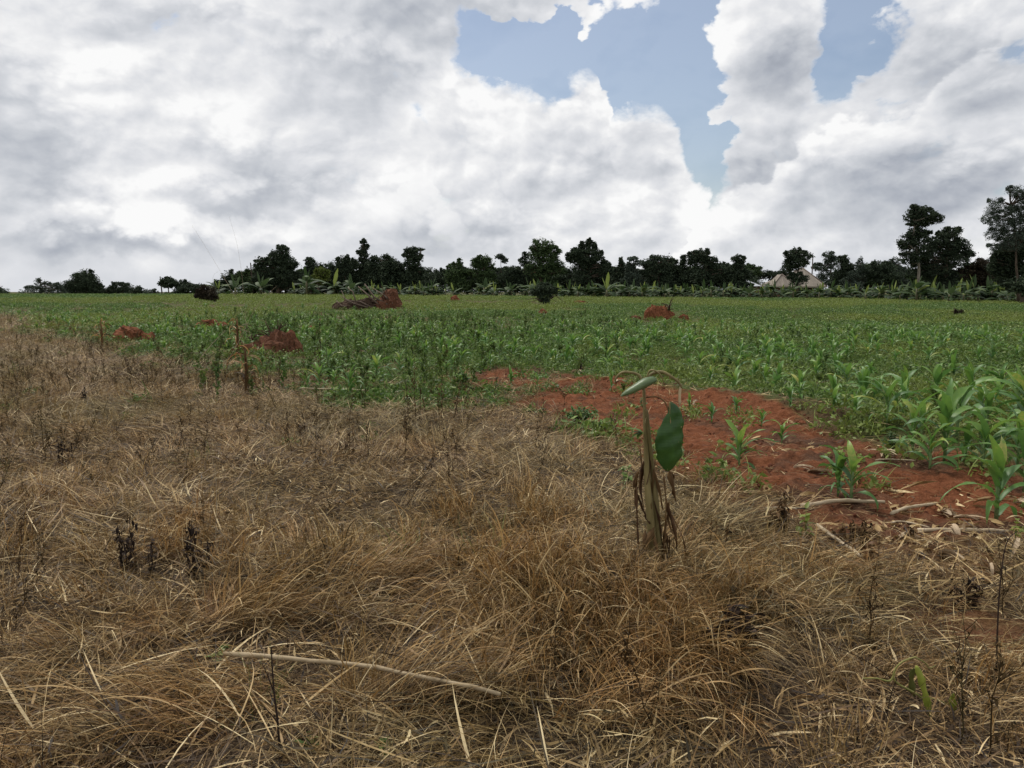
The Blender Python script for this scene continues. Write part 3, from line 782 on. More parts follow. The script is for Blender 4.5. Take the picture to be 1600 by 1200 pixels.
for px, py, cr in [(420, 562, 1.5), (380, 560, 0.9), (208, 541, 1.2), (332, 517, 1.9), (1035, 503, 2.4), (1068, 501, 1.4), (580, 487, 2.8), (545, 486, 2.2), (486, 523, 0.9), (711, 471, 2.0), (848, 494, 1.3), (850, 476, 2.2), (386, 628, 0.4), (160, 548, 0.5)]:
    g = G(px, py); CLEAR.append((g.x, g.y, cr))
def gmask(x, y):   # crop zone
    return (1 - dryness(x, y)) * (1 - soilness(x, y))
def patchy(x, y, s=0.35, lo=0.38, hi=0.55, o=0): return sst(fbm(x * s + o, y * s + o, 3), lo, hi)
def crop_hue(x, y): return np.clip(sst(fbm(x * 0.10 + 5, y * 0.05, 3), 0.44, 0.56) * 1.0 + rng.normal(0, 0.15, len(x)), 0, 1)
# low broad-leaved weeds between the maize
P = np.concatenate([sample((-14, 16), (6, 26), 24, lambda x, y: gmask(x, y) * (0.5 + 0.5 * patchy(x, y))), sample((-6, 12), (5, 14), 4.0, lambda x, y: soilness(x, y) * patchy(x, y, 1.3, 0.50, 0.62, 4))])
P = np.concatenate([P, sample((-22, 8), (8, 45), 1.0, lambda x, y: dryness(x, y) * patchy(x, y, 0.5, 0.5, 0.65, 9)), sample((-22, 6), (7, 45), 12, lambda x, y: 4 * dryness(x, y) * (1 - dryness(x, y)) * (1 - 0.85 * sst(to_px(x, y, 0)[0], 900, 1000)))])
n = len(P); print('broad', n)
bclumps += [clump(700 + i, m_broad, 44, 0.2, 0.22, 0.08, 0.5, blades=10) for i in range(5)]
scatter('low_green_weeds', bclumps, P, rotz(rng.uniform(0, 6.28, n), 0.15), rng.uniform(0.55, 1.25, n), crop_hue(P[:, 0], P[:, 1]), 'low broad leaved green weeds filling the field between the maize', 'weeds')
P = np.concatenate([sample((-32, 34), (22, 50), 3.6, lambda x, y: gmask(x, y) * (0.25 + 0.75 * patchy(x, y, 0.15))), sample((-75, 80), (50, 84), 2.2, lambda x, y: gmask(x, y) * (0.35 + 0.65 * patchy(x, y * 0.6, 0.1))), sample((-85, 85), (84, 121), 1.4, lambda x, y: gmask(x, y))])
n = len(P); print('far', n)
scatter('bean_crop', fclumps, P, rotz(rng.uniform(0, 6.28, n), 0.12), rng.uniform(0.6, 1.1, n) * (1 + 0.25 * sst(P[:, 1], 60, 110)), crop_hue(P[:, 0], P[:, 1]), 'dense low green crop stretching back to the banana plants', 'crop')
P = np.concatenate([sample((-14, 16), (6, 30), 8, lambda x, y: gmask(x, y) * (0.3 + 0.7 * patchy(x, y, 0.3, 0.4, 0.6, 20))), sample((-40, 40), (30, 60), 1.2, lambda x, y: gmask(x, y)),
                    sample((-20, 8), (2.5, 20), 0.8, lambda x, y: dryness(x, y) * patchy(x, y, 0.6, 0.5, 0.62, 50))])
n = len(P); print('herb', n)
scatter('green_grass', hclumps, P, rotz(rng.uniform(0, 6.28, n), 0.15), rng.uniform(0.6, 1.3, n), crop_hue(P[:, 0], P[:, 1]), 'fine yellowish green grass growing among the crop', 'grass')
gweeds = [stalk_plant(170 + i, m_broad, 0.42 + 0.06 * (i % 3), 10, 16, 0.003, 0.055) for i in range(6)]
def edge_band(x, y):
    px, py = to_px(x, y, height(x, y))
    return sst(px, 230, 420) * (1 - 0.8 * sst(px, 680, 800)) * (1 - sst(px, 980, 1040)) * sst(py, 485, 520) * (1 - sst(py, 610, 650)) + 0.08 * gmask(x, y)
P = sample((-16, 12), (8, 42), 1.7, edge_band)
n = len(P); print('edge', n)
scatter('tall_green_weeds', gweeds, P, rotz(rng.uniform(0, 6.28, n), 0.2), rng.uniform(0.6, 1.3, n), rng.random(n) * 0.6, 'knee high leafy green weeds along the edge between dry grass and crop', 'weeds')
# brown litter on the crop and the soil
lit_m = []
for i in range(7):
    r = np.random.default_rng(160 + i); A = Acc(); k = 16
    A.add(*ribbons(disc(k, 0.25, r) + np.array([0, 0, 0.008]), r.uniform(0, 6.28, k), r.uniform(-0.05, 0.25, k), r.uniform(0.04, 0.26, k), r.uniform(0.002, 0.010, k), r.uniform(0, 0.5, k), 4, r.normal(0, 0.7, k), r.normal(0, 1.4, k), zmin=0.004, tone=np.clip(r.normal(0.6, 0.25, k), 0, 1)))
    lit_m.append(A.mesh('litter', m_straw))
P = np.concatenate([sample((-8, 12), (3.5, 18), 12, lambda x, y: (1 - dryness(x, y)) * patchy(x, y, 0.8, 0.36, 0.56, 33)), sample((-12, 16), (18, 34), 1.2, lambda x, y: gmask(x, y) * patchy(x, y, 0.3, 0.45, 0.6, 3))])
n = len(P)
scatter('straw_litter', lit_m, P, rotz(rng.uniform(0, 6.28, n), 0.05), rng.uniform(0.6, 1.4, n), rng.random(n) * 0.3, 'scraps of dry straw and husk lying on the red soil', 'litter')

husk_m = []
for i in range(6):
    r = np.random.default_rng(180 + i); A = Acc(); k = 9
    A.add(*ribbons(disc(k, 0.16, r) + np.array([0, 0, 0.012]), r.normal(1.2, 1.0, k), r.uniform(-0.05, 0.5, k), r.uniform(0.06, 0.2, k), r.uniform(0.010, 0.04, k), r.uniform(0, 1.0, k), 5, r.normal(0, 0.7, k), r.normal(0, 1.6, k), zmin=0.006, fold=0.5, tone=np.clip(r.normal(0.75, 0.15, k), 0, 1)))
    husk_m.append(A.mesh('husk_scraps', m_straw))
P = np.array([list(G(1470 + 75 * rng.normal(), 845 + 24 * rng.normal())) for _ in range(32)] + [list(G(1180 + 260 * rng.normal(), 740 + 45 * rng.normal())) for _ in range(16)])
n = len(P)
scatter('husk_litter', husk_m, P, rotz(rng.uniform(0, 6.28, n), 0.1), rng.uniform(0.7, 1.3, n), rng.random(n) * 0.1, 'pale dry husk scraps heaped on the red soil at the right', 'litter')

# maize: those near the camera leaf by leaf, each with its own label
NEAR = [ # base px, base py, top py, label
    (1556, 818, 672, 'large maize plant furthest right and nearest the camera beside the husks'),
    (1330, 788, 690, 'maize plant rising right behind the pale broken stalk, tallest of that pair'),
    (1309, 778, 700, 'left plant of the maize pair behind the pale broken stalk'),
    (1155, 733, 655, 'small lone yellowish maize plant on red soil right of the wilted banana'),
    (1452, 738, 650, 'maize plant with one upright leaf left of the largest plant'),
    (1508, 722, 655, 'maize plant standing just behind the largest plant'),
    (1566, 702, 640, 'maize plant at the right edge behind the largest plant'),
    (1221, 697, 655, 'low maize seedling in the middle of the bare red soil'),
    (1150, 650, 618, 'small arching maize seedling at the foot of the red bank'),
    (1112, 662, 628, 'small maize seedling right of the hanging banana leaf'),
    (1077, 643, 612, 'maize seedling just behind the hanging banana leaf'),
    (1190, 668, 640, 'thin yellowing maize seedling halfway up the red bank'),
    (1234, 640, 598, 'maize plant on top of the red bank at its middle'),
    (1302, 648, 600, 'dark maize plant below the right part of the red bank crest'),
    (1335, 662, 610, 'yellow green maize plant at the right end of the red bank'),
    (1372, 640, 585, 'maize plant amid weeds behind the right end of the bank'),
    (1440, 688, 625, 'maize plant in the weeds between bank end and right plants'),
    (1530, 660, 600, 'maize plant in the second row near the right edge'),
    (840, 612, 582, 'small maize plant alone on the far strip of red soil'),
    (798, 604, 570, 'pale narrow maize seedling at the left end of the red strip'),
    (955, 612, 575, 'maize plant left of the drooping rolled banana leaf'),
]
mv = [maize_mesh(200 + i) for i in range(12)]
def mesh_h(me):
    return max(v.co.z for v in me.vertices)
near_xy = []
for i, (px, py, ty, lab) in enumerate(NEAR):
    g = G(px, py); Hm = (py - ty) / FPX * g.y * 1.03
    tmp = maize_mesh(300 + i); hh = mesh_h(tmp); bpy.data.meshes.remove(tmp)
    maize_parts(300 + i, lab, g, rng.uniform(0, 6.28), Hm / hh)
    near_xy.append((g.x, g.y))
for k_ in range(16):
    px, py = [(1385, 668), (1412, 655), (1475, 668), (1495, 692), (1540, 684), (1590, 660), (1600, 690), (1425, 712), (1475, 722), (1535, 740), (1590, 735), (1600, 770), (1460, 640), (1515, 640), (1560, 648), (1350, 636)][k_]
    g = G(px, py)
    o = link('maize_plant', mv[k_ % 12], None, g, (0, 0, rng.uniform(0, 6.28)), rng.uniform(0.95, 1.25))
    tag(o, 'maize plant packed among others in the dense clump at the right edge', 'maize plant', 'maize in the right edge clump'); near_xy.append((g.x, g.y))
near_xy = np.array(near_xy)
def maize_density(x, y):
    px, py = to_px(x, y, height(x, y))
    clump_ = sst(fbm(x * 0.55 + 12, y * 0.55 + 3, 2), 0.36, 0.58)
    w = sst(px, 430, 700) * gmask(x, y)
    ys = np.interp(px, YS_X, YS_Y)
    w = w * np.where((px > 740) & (px < 1420), (py < ys + 4) * 1.0, 1.0)
    return w * (0.25 + 0.75 * clump_)
P = sample((-9, 16), (7.5, 30), 2.4, maize_density, np.random.default_rng(5), 40)
P = P[np.argsort(P[:, 1])]
keep = [p for p in P if np.min((near_xy[:, 0] - p[0]) ** 2 + (near_xy[:, 1] - p[1]) ** 2) > 0.1]
P = np.array(keep); N1 = 250
zone = lambda px: ('left' if px < 760 else 'middle' if px < 1150 else 'right')
for i, p in enumerate(P[:N1]):
    u, v = to_px(p[0], p[1], p[2]); u = float(u); near_ = p[1] < 14
    lab = {'left': 'young green maize plant in the crop left of the red soil strip', 'middle': 'young green maize plant in the crop behind the red bank and banana', 'right': 'young green maize plant in the dense crop on the right side'}[zone(u)]
    o = link('maize_plant', mv[i % 12], None, p, (0, 0, rng.uniform(0, 6.28)), rng.uniform(0.55, 0.95))
    tag(o, lab, 'maize plant', {'left': 'maize left of the red soil', 'middle': 'maize behind the red bank', 'right': 'maize on the right side'}[zone(u)])
far_m = np.concatenate([P[N1:], sample((-22, 30), (max(P[min(N1, len(P) - 1), 1], 12), 60), 1.1, lambda x, y: gmask(x, y) * patchy(x, y, 0.15, 0.42, 0.6, 8) * (1 - sst(y, 22, 42)), None, 40),
                        sample((-45, -4), (16, 60), 1.1, lambda x, y: gmask(x, y) * (1 - 0.8 * sst(y, 28, 50)), None, 40)])
n = len(far_m); print('maize', len(P), n)
scatter('distant_maize', mv, far_m, rotz(rng.uniform(0, 6.28, n), 0.1), rng.uniform(0.5, 0.9, n), rng.random(n), 'more young maize standing further back in the field', 'maize')
# ------------------------------------------------------------------ trees behind the field
def tree_leaf_mat(name, a, b, c):
    return blade_mat(name, [(0.0, a), (0.55, b), (1.0, c)], 0.2, 0.7, 0.15)
TL = {'dark': tree_leaf_mat('dark_tree_leaf', (0.018, 0.028, 0.018), (0.040, 0.058, 0.034), (0.080, 0.108, 0.056)),
      'green': tree_leaf_mat('green_tree_leaf', (0.026, 0.044, 0.020), (0.058, 0.092, 0.036), (0.11, 0.16, 0.055)),
      'grey': tree_leaf_mat('grey_tree_leaf', (0.035, 0.050, 0.038), (0.07, 0.092, 0.068), (0.12, 0.15, 0.105)),
      'yellow': tree_leaf_mat('yellow_tree_leaf', (0.05, 0.07, 0.015), (0.10, 0.135, 0.028), (0.19, 0.22, 0.05)),
      'brown': tree_leaf_mat('brown_bush_leaf', (0.014, 0.012, 0.008), (0.036, 0.028, 0.018), (0.075, 0.06, 0.035))}
m_bark = plain_mat('bark', (0.05, 0.038, 0.028), (0.13, 0.10, 0.075), 6, 0.9, 0.1, 0, 0.5, 0.03, (1, 1, 0.3))
m_pbark = plain_mat('pale_bark', (0.14, 0.12, 0.095), (0.28, 0.25, 0.20), 6, 0.9, 0.1, 0, 0.4, 0.02, (1, 1, 0.3))

def nm_skirt(n): return n not in ('umbrella_tree', 'tuft_tree', 'layered_tree', 'feathery_tree', 'house_tree')
def tree(name, label, cat, Y, base_px, lobes, leaf='dark', dens=1.0, lsz=0.30, trunk_w=0.22, bark=None, group='trees behind the field', fill=0.75, sub=0.36, asp=0.5, droop=0.0, seed=0, top_trunk=None, limbs=True):
    """lobes: (px, py, rx, ry) as seen; each becomes a clump of foliage of real depth round the trunk"""
    r = np.random.default_rng(1000 + seed + int(base_px * 7 + Y * 13))
    b = at(base_px, 470, Y); gz = hz(b.x, Y)
    base = np.array([b.x, Y, gz])
    o = thing(name, label, cat, base, 0, group)
    k = Y / FPX
    if cat == 'tree' and Y > 95 and limbs and nm_skirt(name):
        lobes = lobes + [(base_px + r.normal(0, 5), 436, 13, 12), (base_px + r.normal(0, 12), 447, 18, 9)]
    extra = []
    for (px, py, rx, ry) in lobes:
        for q in range(3 if min(rx, ry) > 5 else 1):
            a = r.uniform(-0.4, 3.5); extra.append((px + rx * 1.02 * math.cos(a), py - ry * 1.02 * math.sin(a), rx * r.uniform(.22, .4), ry * r.uniform(.25, .42)))
    LB = []
    for (px, py, rx, ry) in extra:
        c = at(px, py, Y); LB.append((np.array([c.x, Y + r.normal(0, 0.5) * rx * k, c.z]), rx * k, ry * k))
    for (px, py, rx, ry) in lobes:
        c = at(px, py, Y); LB.append((np.array([c.x, Y + r.normal(0, 0.25) * rx * k, c.z]), rx * k * 1.05, ry * k * 1.05))
    T_ = Acc()
    topc = max(LB, key=lambda q: q[0][2])
    th = (topc[0] if top_trunk is None else np.array(at(*top_trunk, Y)))
    n = 7; w = np.linspace(0, 1, n)[:, None]
    mid = base + (np.array([th[0], Y, th[2]]) - base) * w + np.concatenate([r.normal(0, 0.12, (n, 2)) * np.sin(w * 3.1), np.zeros((n, 1))], 1)
    mid[0, 2] = gz - 0.3
    add_tube(T_, mid - base, np.linspace(trunk_w, trunk_w * 0.25, n), 7)
    if limbs:
        for c, rx, ry in LB:
            t = np.clip((c[2] - ry * 0.8 - base[2]) / max(0.5, th[2] - base[2]), 0.12, 0.85); j = t * (n - 1); i = int(j)
            p0 = mid[i] + (mid[min(i + 1, n - 1)] - mid[i]) * (j - i)
            for q in range(2):
                e = c + r.normal(0, 0.35, 3) * np.array([rx, rx * 0.8, ry])
                m1 = p0 + (e - p0) * 0.5 + r.normal(0, 0.12, 3) + np.array([0, 0, -0.1])
                add_tube(T_, np.array([p0, m1, e]) - base, np.array([0.4, 0.26, 0.08]) * trunk_w, 5)
    link('trunk', T_.mesh('trunk', bark or m_bark, True), o)
    C = Acc()
    for c, rx, ry in LB:
        ryd = max(rx * 0.8, ry * 0.6)
        cr = sub * min(rx, ry) ** 0.75 * 1.0
        ns = max(4, int(2.2 * dens * (rx * ry * 3.1) / (cr * cr)))
        d = r.normal(size=(ns, 3)); d /= np.linalg.norm(d, axis=1)[:, None]
        rad = (fill + (1.22 - fill) * r.random(ns)) * r.random(ns) ** 0.3
        s = c + d * rad[:, None] * np.array([rx, ryd, ry])
        for p in s:
            m_ = max(5, int(17 * (cr / lsz) ** 1.15 * r.uniform(0.6, 1.3)))
            lp = p + r.normal(0, 1, (m_, 3)) * cr * np.array([0.55, 0.55, 0.40])
            C.add(*leaves(lp - base, r.uniform(0, 6.28, m_), r.normal(-droop, 0.5, m_), lsz * r.uniform(0.6, 1.3, m_), lsz * asp * r.uniform(0.7, 1.2, m_), np.clip(r.normal(0.5, 0.25, m_) , 0, 1), r))
    link('crown', C.mesh('crown', TL[leaf]), o)
    return o

TREES = [
 # name, label, category, distance, base px, lobes, leaf, kwargs
 ('low_bush', 'small dark bush at the extreme left end of the skyline', 'bush', 140, -4, [(-6, 456, 14, 7), (6, 460, 9, 4)], 'dark', {}),
 ('sparse_bush', 'thin greyish bush, leftmost clump on the skyline', 'bush', 138, 66, [(62, 447, 10, 9), (80, 452, 16, 10), (50, 456, 16, 8), (92, 458, 10, 8)], 'grey', dict(dens=0.5, lsz=0.24)),
 ('clumped_tree', 'dark tree with three stepped heads, tallest at the left end of the skyline', 'tree', 140, 128, [(106, 447, 12, 10), (124, 437, 11, 10), (139, 431, 8, 8), (137, 446, 17, 14), (115, 456, 20, 10), (152, 452, 10, 8)], 'dark', {}),
 ('round_bush', 'low wide dark bush between the three headed tree and the pole', 'bush', 142, 188, [(188, 451, 16, 8), (172, 456, 14, 7), (206, 456, 16, 8), (220, 458, 9, 6), (160, 458, 10, 6)], 'dark', dict(dens=0.9)),
 ('small_bush', 'tiny ragged bush just left of the leaning pole', 'bush', 142, 238, [(236, 457, 9, 5), (245, 460, 8, 4)], 'grey', dict(dens=0.6)),
 ('umbrella_tree', 'small flat topped tree on a thin trunk beside the bare pole', 'tree', 138, 264, [(262, 438, 10, 4.5), (254, 443, 7, 3.5), (272, 443, 8, 4.5), (263, 447, 8, 3)], 'dark', dict(trunk_w=0.13, lsz=0.3, sub=0.28)),
 ('round_bush', 'dense green bush just right of the flat topped tree', 'bush', 138, 297, [(286, 444, 6, 6), (297, 450, 16, 8), (312, 452, 11, 7), (281, 455, 9, 7)], 'dark', {}),
 ('low_bush', 'low bush under the flat topped tree', 'bush', 140, 268, [(268, 461, 12, 4)], 'green', {}),
 ('branching_tree', 'small tree with upswept leaf sprays above a few banana leaves', 'tree', 130, 358, [(350, 443, 9, 5), (362, 438, 9, 5), (356, 449, 13, 6), (345, 454, 10, 6)], 'dark', dict(dens=0.7, sub=0.3, trunk_w=0.13)),
 ('big_dark_tree', 'big dark spreading tree with a lower arm on the left beside the forked pole', 'tree', 126, 434, [(440, 396, 11, 10), (432, 407, 14, 11), (448, 411, 15, 12), (411, 408, 11, 6), (405, 416, 8, 4), (428, 424, 22, 14), (447, 427, 15, 12), (420, 440, 16, 12), (405, 436, 8, 8)], 'dark', dict(trunk_w=0.35)),
 ('small_headed_tree', 'tree with a small dark head above a yellow green crown', 'tree', 126, 486, [(485, 408, 8, 5), (490, 417, 12, 7), (484, 430, 14, 10)], 'dark', {}),
 ('yellow_bush', 'yellow green shrub below the small headed tree', 'bush', 121, 500, [(502, 428, 10, 10), (497, 438, 14, 8)], 'yellow', dict(dens=0.8)),
 ('round_tree', 'dark rounded tree left of the twin pointed one', 'tree', 128, 515, [(515, 420, 11, 9), (512, 434, 16, 12)], 'dark', {}),
 ('pointed_tree', 'dark tree with several pointed tips left of the tall narrow one', 'tree', 127, 540, [(541, 405, 5, 7), (534, 412, 9, 9), (547, 416, 10, 10), (538, 430, 18, 16), (553, 412, 4, 8)], 'dark', {}),
 ('narrow_tree', 'tall narrow conifer like tree standing highest left of centre', 'tree', 127, 569, [(568, 377, 4, 5), (569, 388, 6, 7), (562, 394, 5, 3.5), (570, 401, 7, 7), (566, 414, 9, 9), (575, 412, 5, 6), (569, 428, 11, 10)], 'dark', dict(sub=0.25, dens=0.85, trunk_w=0.2)),
 ('dome_tree', 'broad low dome shaped tree between the narrow and the tufted tree', 'tree', 125, 601, [(600, 412, 22, 11), (585, 420, 13, 12), (614, 422, 14, 14), (600, 434, 28, 16)], 'dark', dict(dens=1.2)),
 ('tufted_tree', 'upright tree with shelf like tufts right of the broad dome', 'tree', 124, 645, [(645, 391, 13, 5), (640, 399, 9, 7), (651, 403, 9, 6), (645, 413, 12, 8), (650, 423, 11, 7), (643, 434, 15, 10)], 'dark', dict(trunk_w=0.3, sub=0.3)),
 ('cone_tree', 'small twin peaked tree alone right of the tufted tree', 'tree', 125, 711, [(705, 419, 6, 8), (718, 413, 5, 8), (711, 430, 14, 12)], 'green', {}),
 ('rounded_tree', 'medium rounded green tree left of the feathery tuft', 'tree', 125, 756, [(755, 408, 10, 8), (744, 414, 8, 8), (762, 414, 9, 8), (752, 427, 20, 12)], 'green', {}),
 ('tuft_tree', 'thin trunk carrying one lopsided tuft of leaves near the centre', 'tree', 124, 790, [(781, 401, 6, 4), (789, 407, 5, 4)], 'grey', dict(trunk_w=0.09, lsz=0.3, limbs=False, dens=1.3)),
 ('low_tree', 'low dark tree below and right of the feathery tuft', 'tree', 124, 804, [(803, 424, 10, 7), (800, 434, 17, 10)], 'dark', {}),
 ('thin_tree', 'thin sparse tree leaning against the large round one', 'tree', 124, 821, [(821, 400, 6, 5), (818, 409, 7, 6), (824, 416, 7, 6)], 'dark', dict(trunk_w=0.14, dens=0.7)),
 ('large_round_tree', 'large full round crowned green tree at the centre of the skyline', 'tree', 122, 850, [(848, 386, 16, 11), (838, 394, 11, 11), (859, 396, 14, 12), (848, 408, 20, 14), (868, 414, 12, 12), (850, 424, 26, 13)], 'green', dict(trunk_w=0.35, lsz=0.28)),
 ('spiky_dark_tree', 'large dark tree with spiky tips right of the round crowned one', 'tree', 122, 915, [(920, 380, 5, 7), (912, 388, 8, 9), (928, 386, 4, 8), (900, 400, 12, 10), (918, 402, 18, 13), (935, 400, 7, 8), (890, 405, 6, 5), (908, 414, 16, 11), (930, 420, 18, 14), (945, 424, 10, 12)], 'dark', dict(trunk_w=0.35, sub=0.3)),
 ('spire_tree', 'narrow spire shaped tree right of the red roof', 'tree', 124, 970, [(970, 410, 3, 7), (969, 424, 8, 12), (967, 436, 12, 9)], 'dark', {}),
 ('sparse_tree', 'pale sparse flat crowned tree left of the low dome tree', 'tree', 122, 991, [(988, 405, 9, 3.5), (998, 411, 8, 4), (985, 416, 8, 5), (992, 428, 13, 10)], 'grey', dict(dens=0.7, trunk_w=0.16)),
 ('dome_tree', 'dark low dome tree right of centre beside the narrow column tree', 'tree', 122, 1034, [(1032, 410, 19, 10), (1018, 420, 11, 10), (1045, 418, 14, 12), (1034, 430, 26, 14)], 'dark', dict(dens=1.2)),
 ('column_tree', 'slim column shaped tree squeezed between dome and big dark tree', 'tree', 123, 1067, [(1067, 406, 4, 7), (1067, 420, 6, 9), (1069, 434, 9, 10)], 'dark', {}),
 ('big_dark_tree', 'big dark lumpy tree halfway between centre and the tan roof', 'tree', 122, 1098, [(1097, 399, 11, 9), (1083, 404, 9, 10), (1110, 408, 9, 8), (1098, 418, 22, 14), (1118, 424, 15, 12), (1090, 434, 24, 12)], 'dark', dict(trunk_w=0.35)),
 ('small_headed_tree', 'tree with a small round head on a bare neck left of the white roof', 'tree', 122, 1155, [(1154, 405, 9, 6), (1156, 415, 7, 6), (1140, 424, 14, 9), (1152, 430, 16, 9)], 'dark', {}),
 ('hedge_bush', 'low uneven bushes behind the white roof', 'bush', 135, 1190, [(1175, 426, 12, 7), (1192, 429, 12, 6), (1210, 431, 12, 7), (1226, 426, 8, 7)], 'dark', {}),
 ('house_tree', 'dark tree standing in front of the tan hipped roof', 'tree', 116, 1245, [(1244, 394, 7, 7), (1236, 401, 10, 8), (1256, 402, 10, 8), (1245, 411, 15, 8), (1232, 416, 9, 7), (1247, 436, 15, 9)], 'dark', dict(trunk_w=0.2, dens=0.9)),
 ('rounded_tree', 'airy rounded tree right behind the tan roofed house', 'tree', 144, 1296, [(1296, 402, 9, 8), (1300, 412, 9, 8), (1282, 418, 11, 6)], 'grey', dict(dens=0.9)),
 ('round_tree', 'dark tree right of the airy one beside the tan roof', 'tree', 124, 1320, [(1317, 406, 7, 6), (1320, 417, 10, 9), (1318, 430, 14, 12), (1326, 436, 16, 10)], 'dark', {}),
 ('bare_tree', 'sparse pale pointed tree with thin leaves between dark ones', 'tree', 122, 1345, [(1345, 407, 3, 6), (1343, 416, 8, 6), (1348, 425, 9, 8), (1336, 432, 10, 10)], 'grey', dict(dens=0.45, trunk_w=0.12, lsz=0.24)),
 ('round_bush', 'wide dark thicket left of the tallest layered tree', 'bush', 122, 1376, [(1376, 418, 16, 9), (1362, 426, 14, 10), (1385, 432, 22, 13)], 'dark', dict(dens=1.1)),
 ('sparse_tree', 'small airy pale crowned tree against the sky left of the layered tree', 'tree', 123, 1400, [(1402, 408, 9, 6), (1396, 416, 9, 6), (1402, 428, 12, 10)], 'grey', dict(dens=0.5, trunk_w=0.12, lsz=0.24)),
 ('layered_tree', 'tallest tree on the right, separate dark top tuft above a pale trunk', 'tree', 100, 1437, [(1436, 328, 15, 7), (1428, 338, 12, 8), (1445, 338, 14, 9), (1462, 341, 9, 7), (1440, 349, 18, 5), (1436, 364, 15, 8), (1420, 380, 13, 12), (1442, 382, 17, 14), (1426, 402, 18, 10)], 'dark', dict(trunk_w=0.22, bark=m_pbark, sub=0.3, lsz=0.26)),
 ('broad_tree', 'broad leafy tree joined to the right side of the layered tree', 'tree', 101, 1478, [(1488, 364, 13, 9), (1470, 374, 13, 10), (1480, 388, 22, 13), (1502, 384, 12, 10), (1512, 396, 9, 8), (1468, 404, 22, 14), (1492, 408, 18, 12), (1464, 426, 26, 14), (1440, 420, 14, 14)], 'dark', dict(trunk_w=0.3, lsz=0.26)),
 ('low_tree', 'low brownish tree between the broad tree and the feathery giant', 'tree', 100, 1535, [(1530, 414, 14, 8), (1543, 416, 10, 7), (1522, 428, 18, 12), (1542, 432, 14, 12)], 'brown', dict(dens=1.1)),
 ('feathery_tree', 'tall wispy grey green tree cut by the right edge of the picture', 'tree', 82, 1592, [(1584, 300, 10, 9), (1596, 312, 10, 10), (1554, 322, 12, 12), (1574, 330, 12, 10), (1592, 334, 14, 12), (1546, 342, 12, 9), (1566, 350, 16, 12), (1594, 356, 16, 14), (1556, 366, 14, 10), (1580, 376, 20, 14), (1558, 386, 14, 7), (1608, 330, 16, 30), (1620, 370, 20, 26)], 'grey', dict(trunk_w=0.13, dens=0.75, lsz=0.2, asp=0.26, sub=0.24, fill=0.8, droop=0.5)),
 ('dark_thicket', 'tall black green thicket below the feathery tree at the right edge', 'bush', 84, 1590, [(1580, 396, 20, 20), (1604, 386, 20, 24), (1562, 412, 12, 14), (1574, 424, 20, 18), (1600, 428, 24, 22)], 'dark', dict(dens=1.2)),
 ('round_bush', 'dark bush at the right edge below the thicket', 'bush', 78, 1595, [(1590, 448, 18, 9), (1606, 446, 16, 12)], 'dark', {}),
]
for i, (nm, lab, cat, Y, bx, lobes, leaf, kw) in enumerate(TREES):
    tree(nm, lab, cat, Y, bx, lobes, leaf, seed=i, **kw)
# bushes that close the gaps between the named trees
r_ = np.random.default_rng(77)
for k, px in enumerate(np.arange(385, 1560, 22)):
    if 1180 < px < 1318: continue
    px = px + r_.normal(0, 5); t = r_.uniform(416, 430) - (4 if px > 850 else 0)
    tree('background_bush', 'dark bush filling the gaps between the trees behind the banana plants', 'bush', r_.uniform(128, 136), px,
         [(px, t + 6, 9, 7), (px + 10, t + 12, 15, 9), (px - 11, t + 13, 16, 10), (px, t + 24, 30, 13)], 'dark' if k % 4 else 'green', seed=900 + k, group='bushes between the trees', dens=0.8)

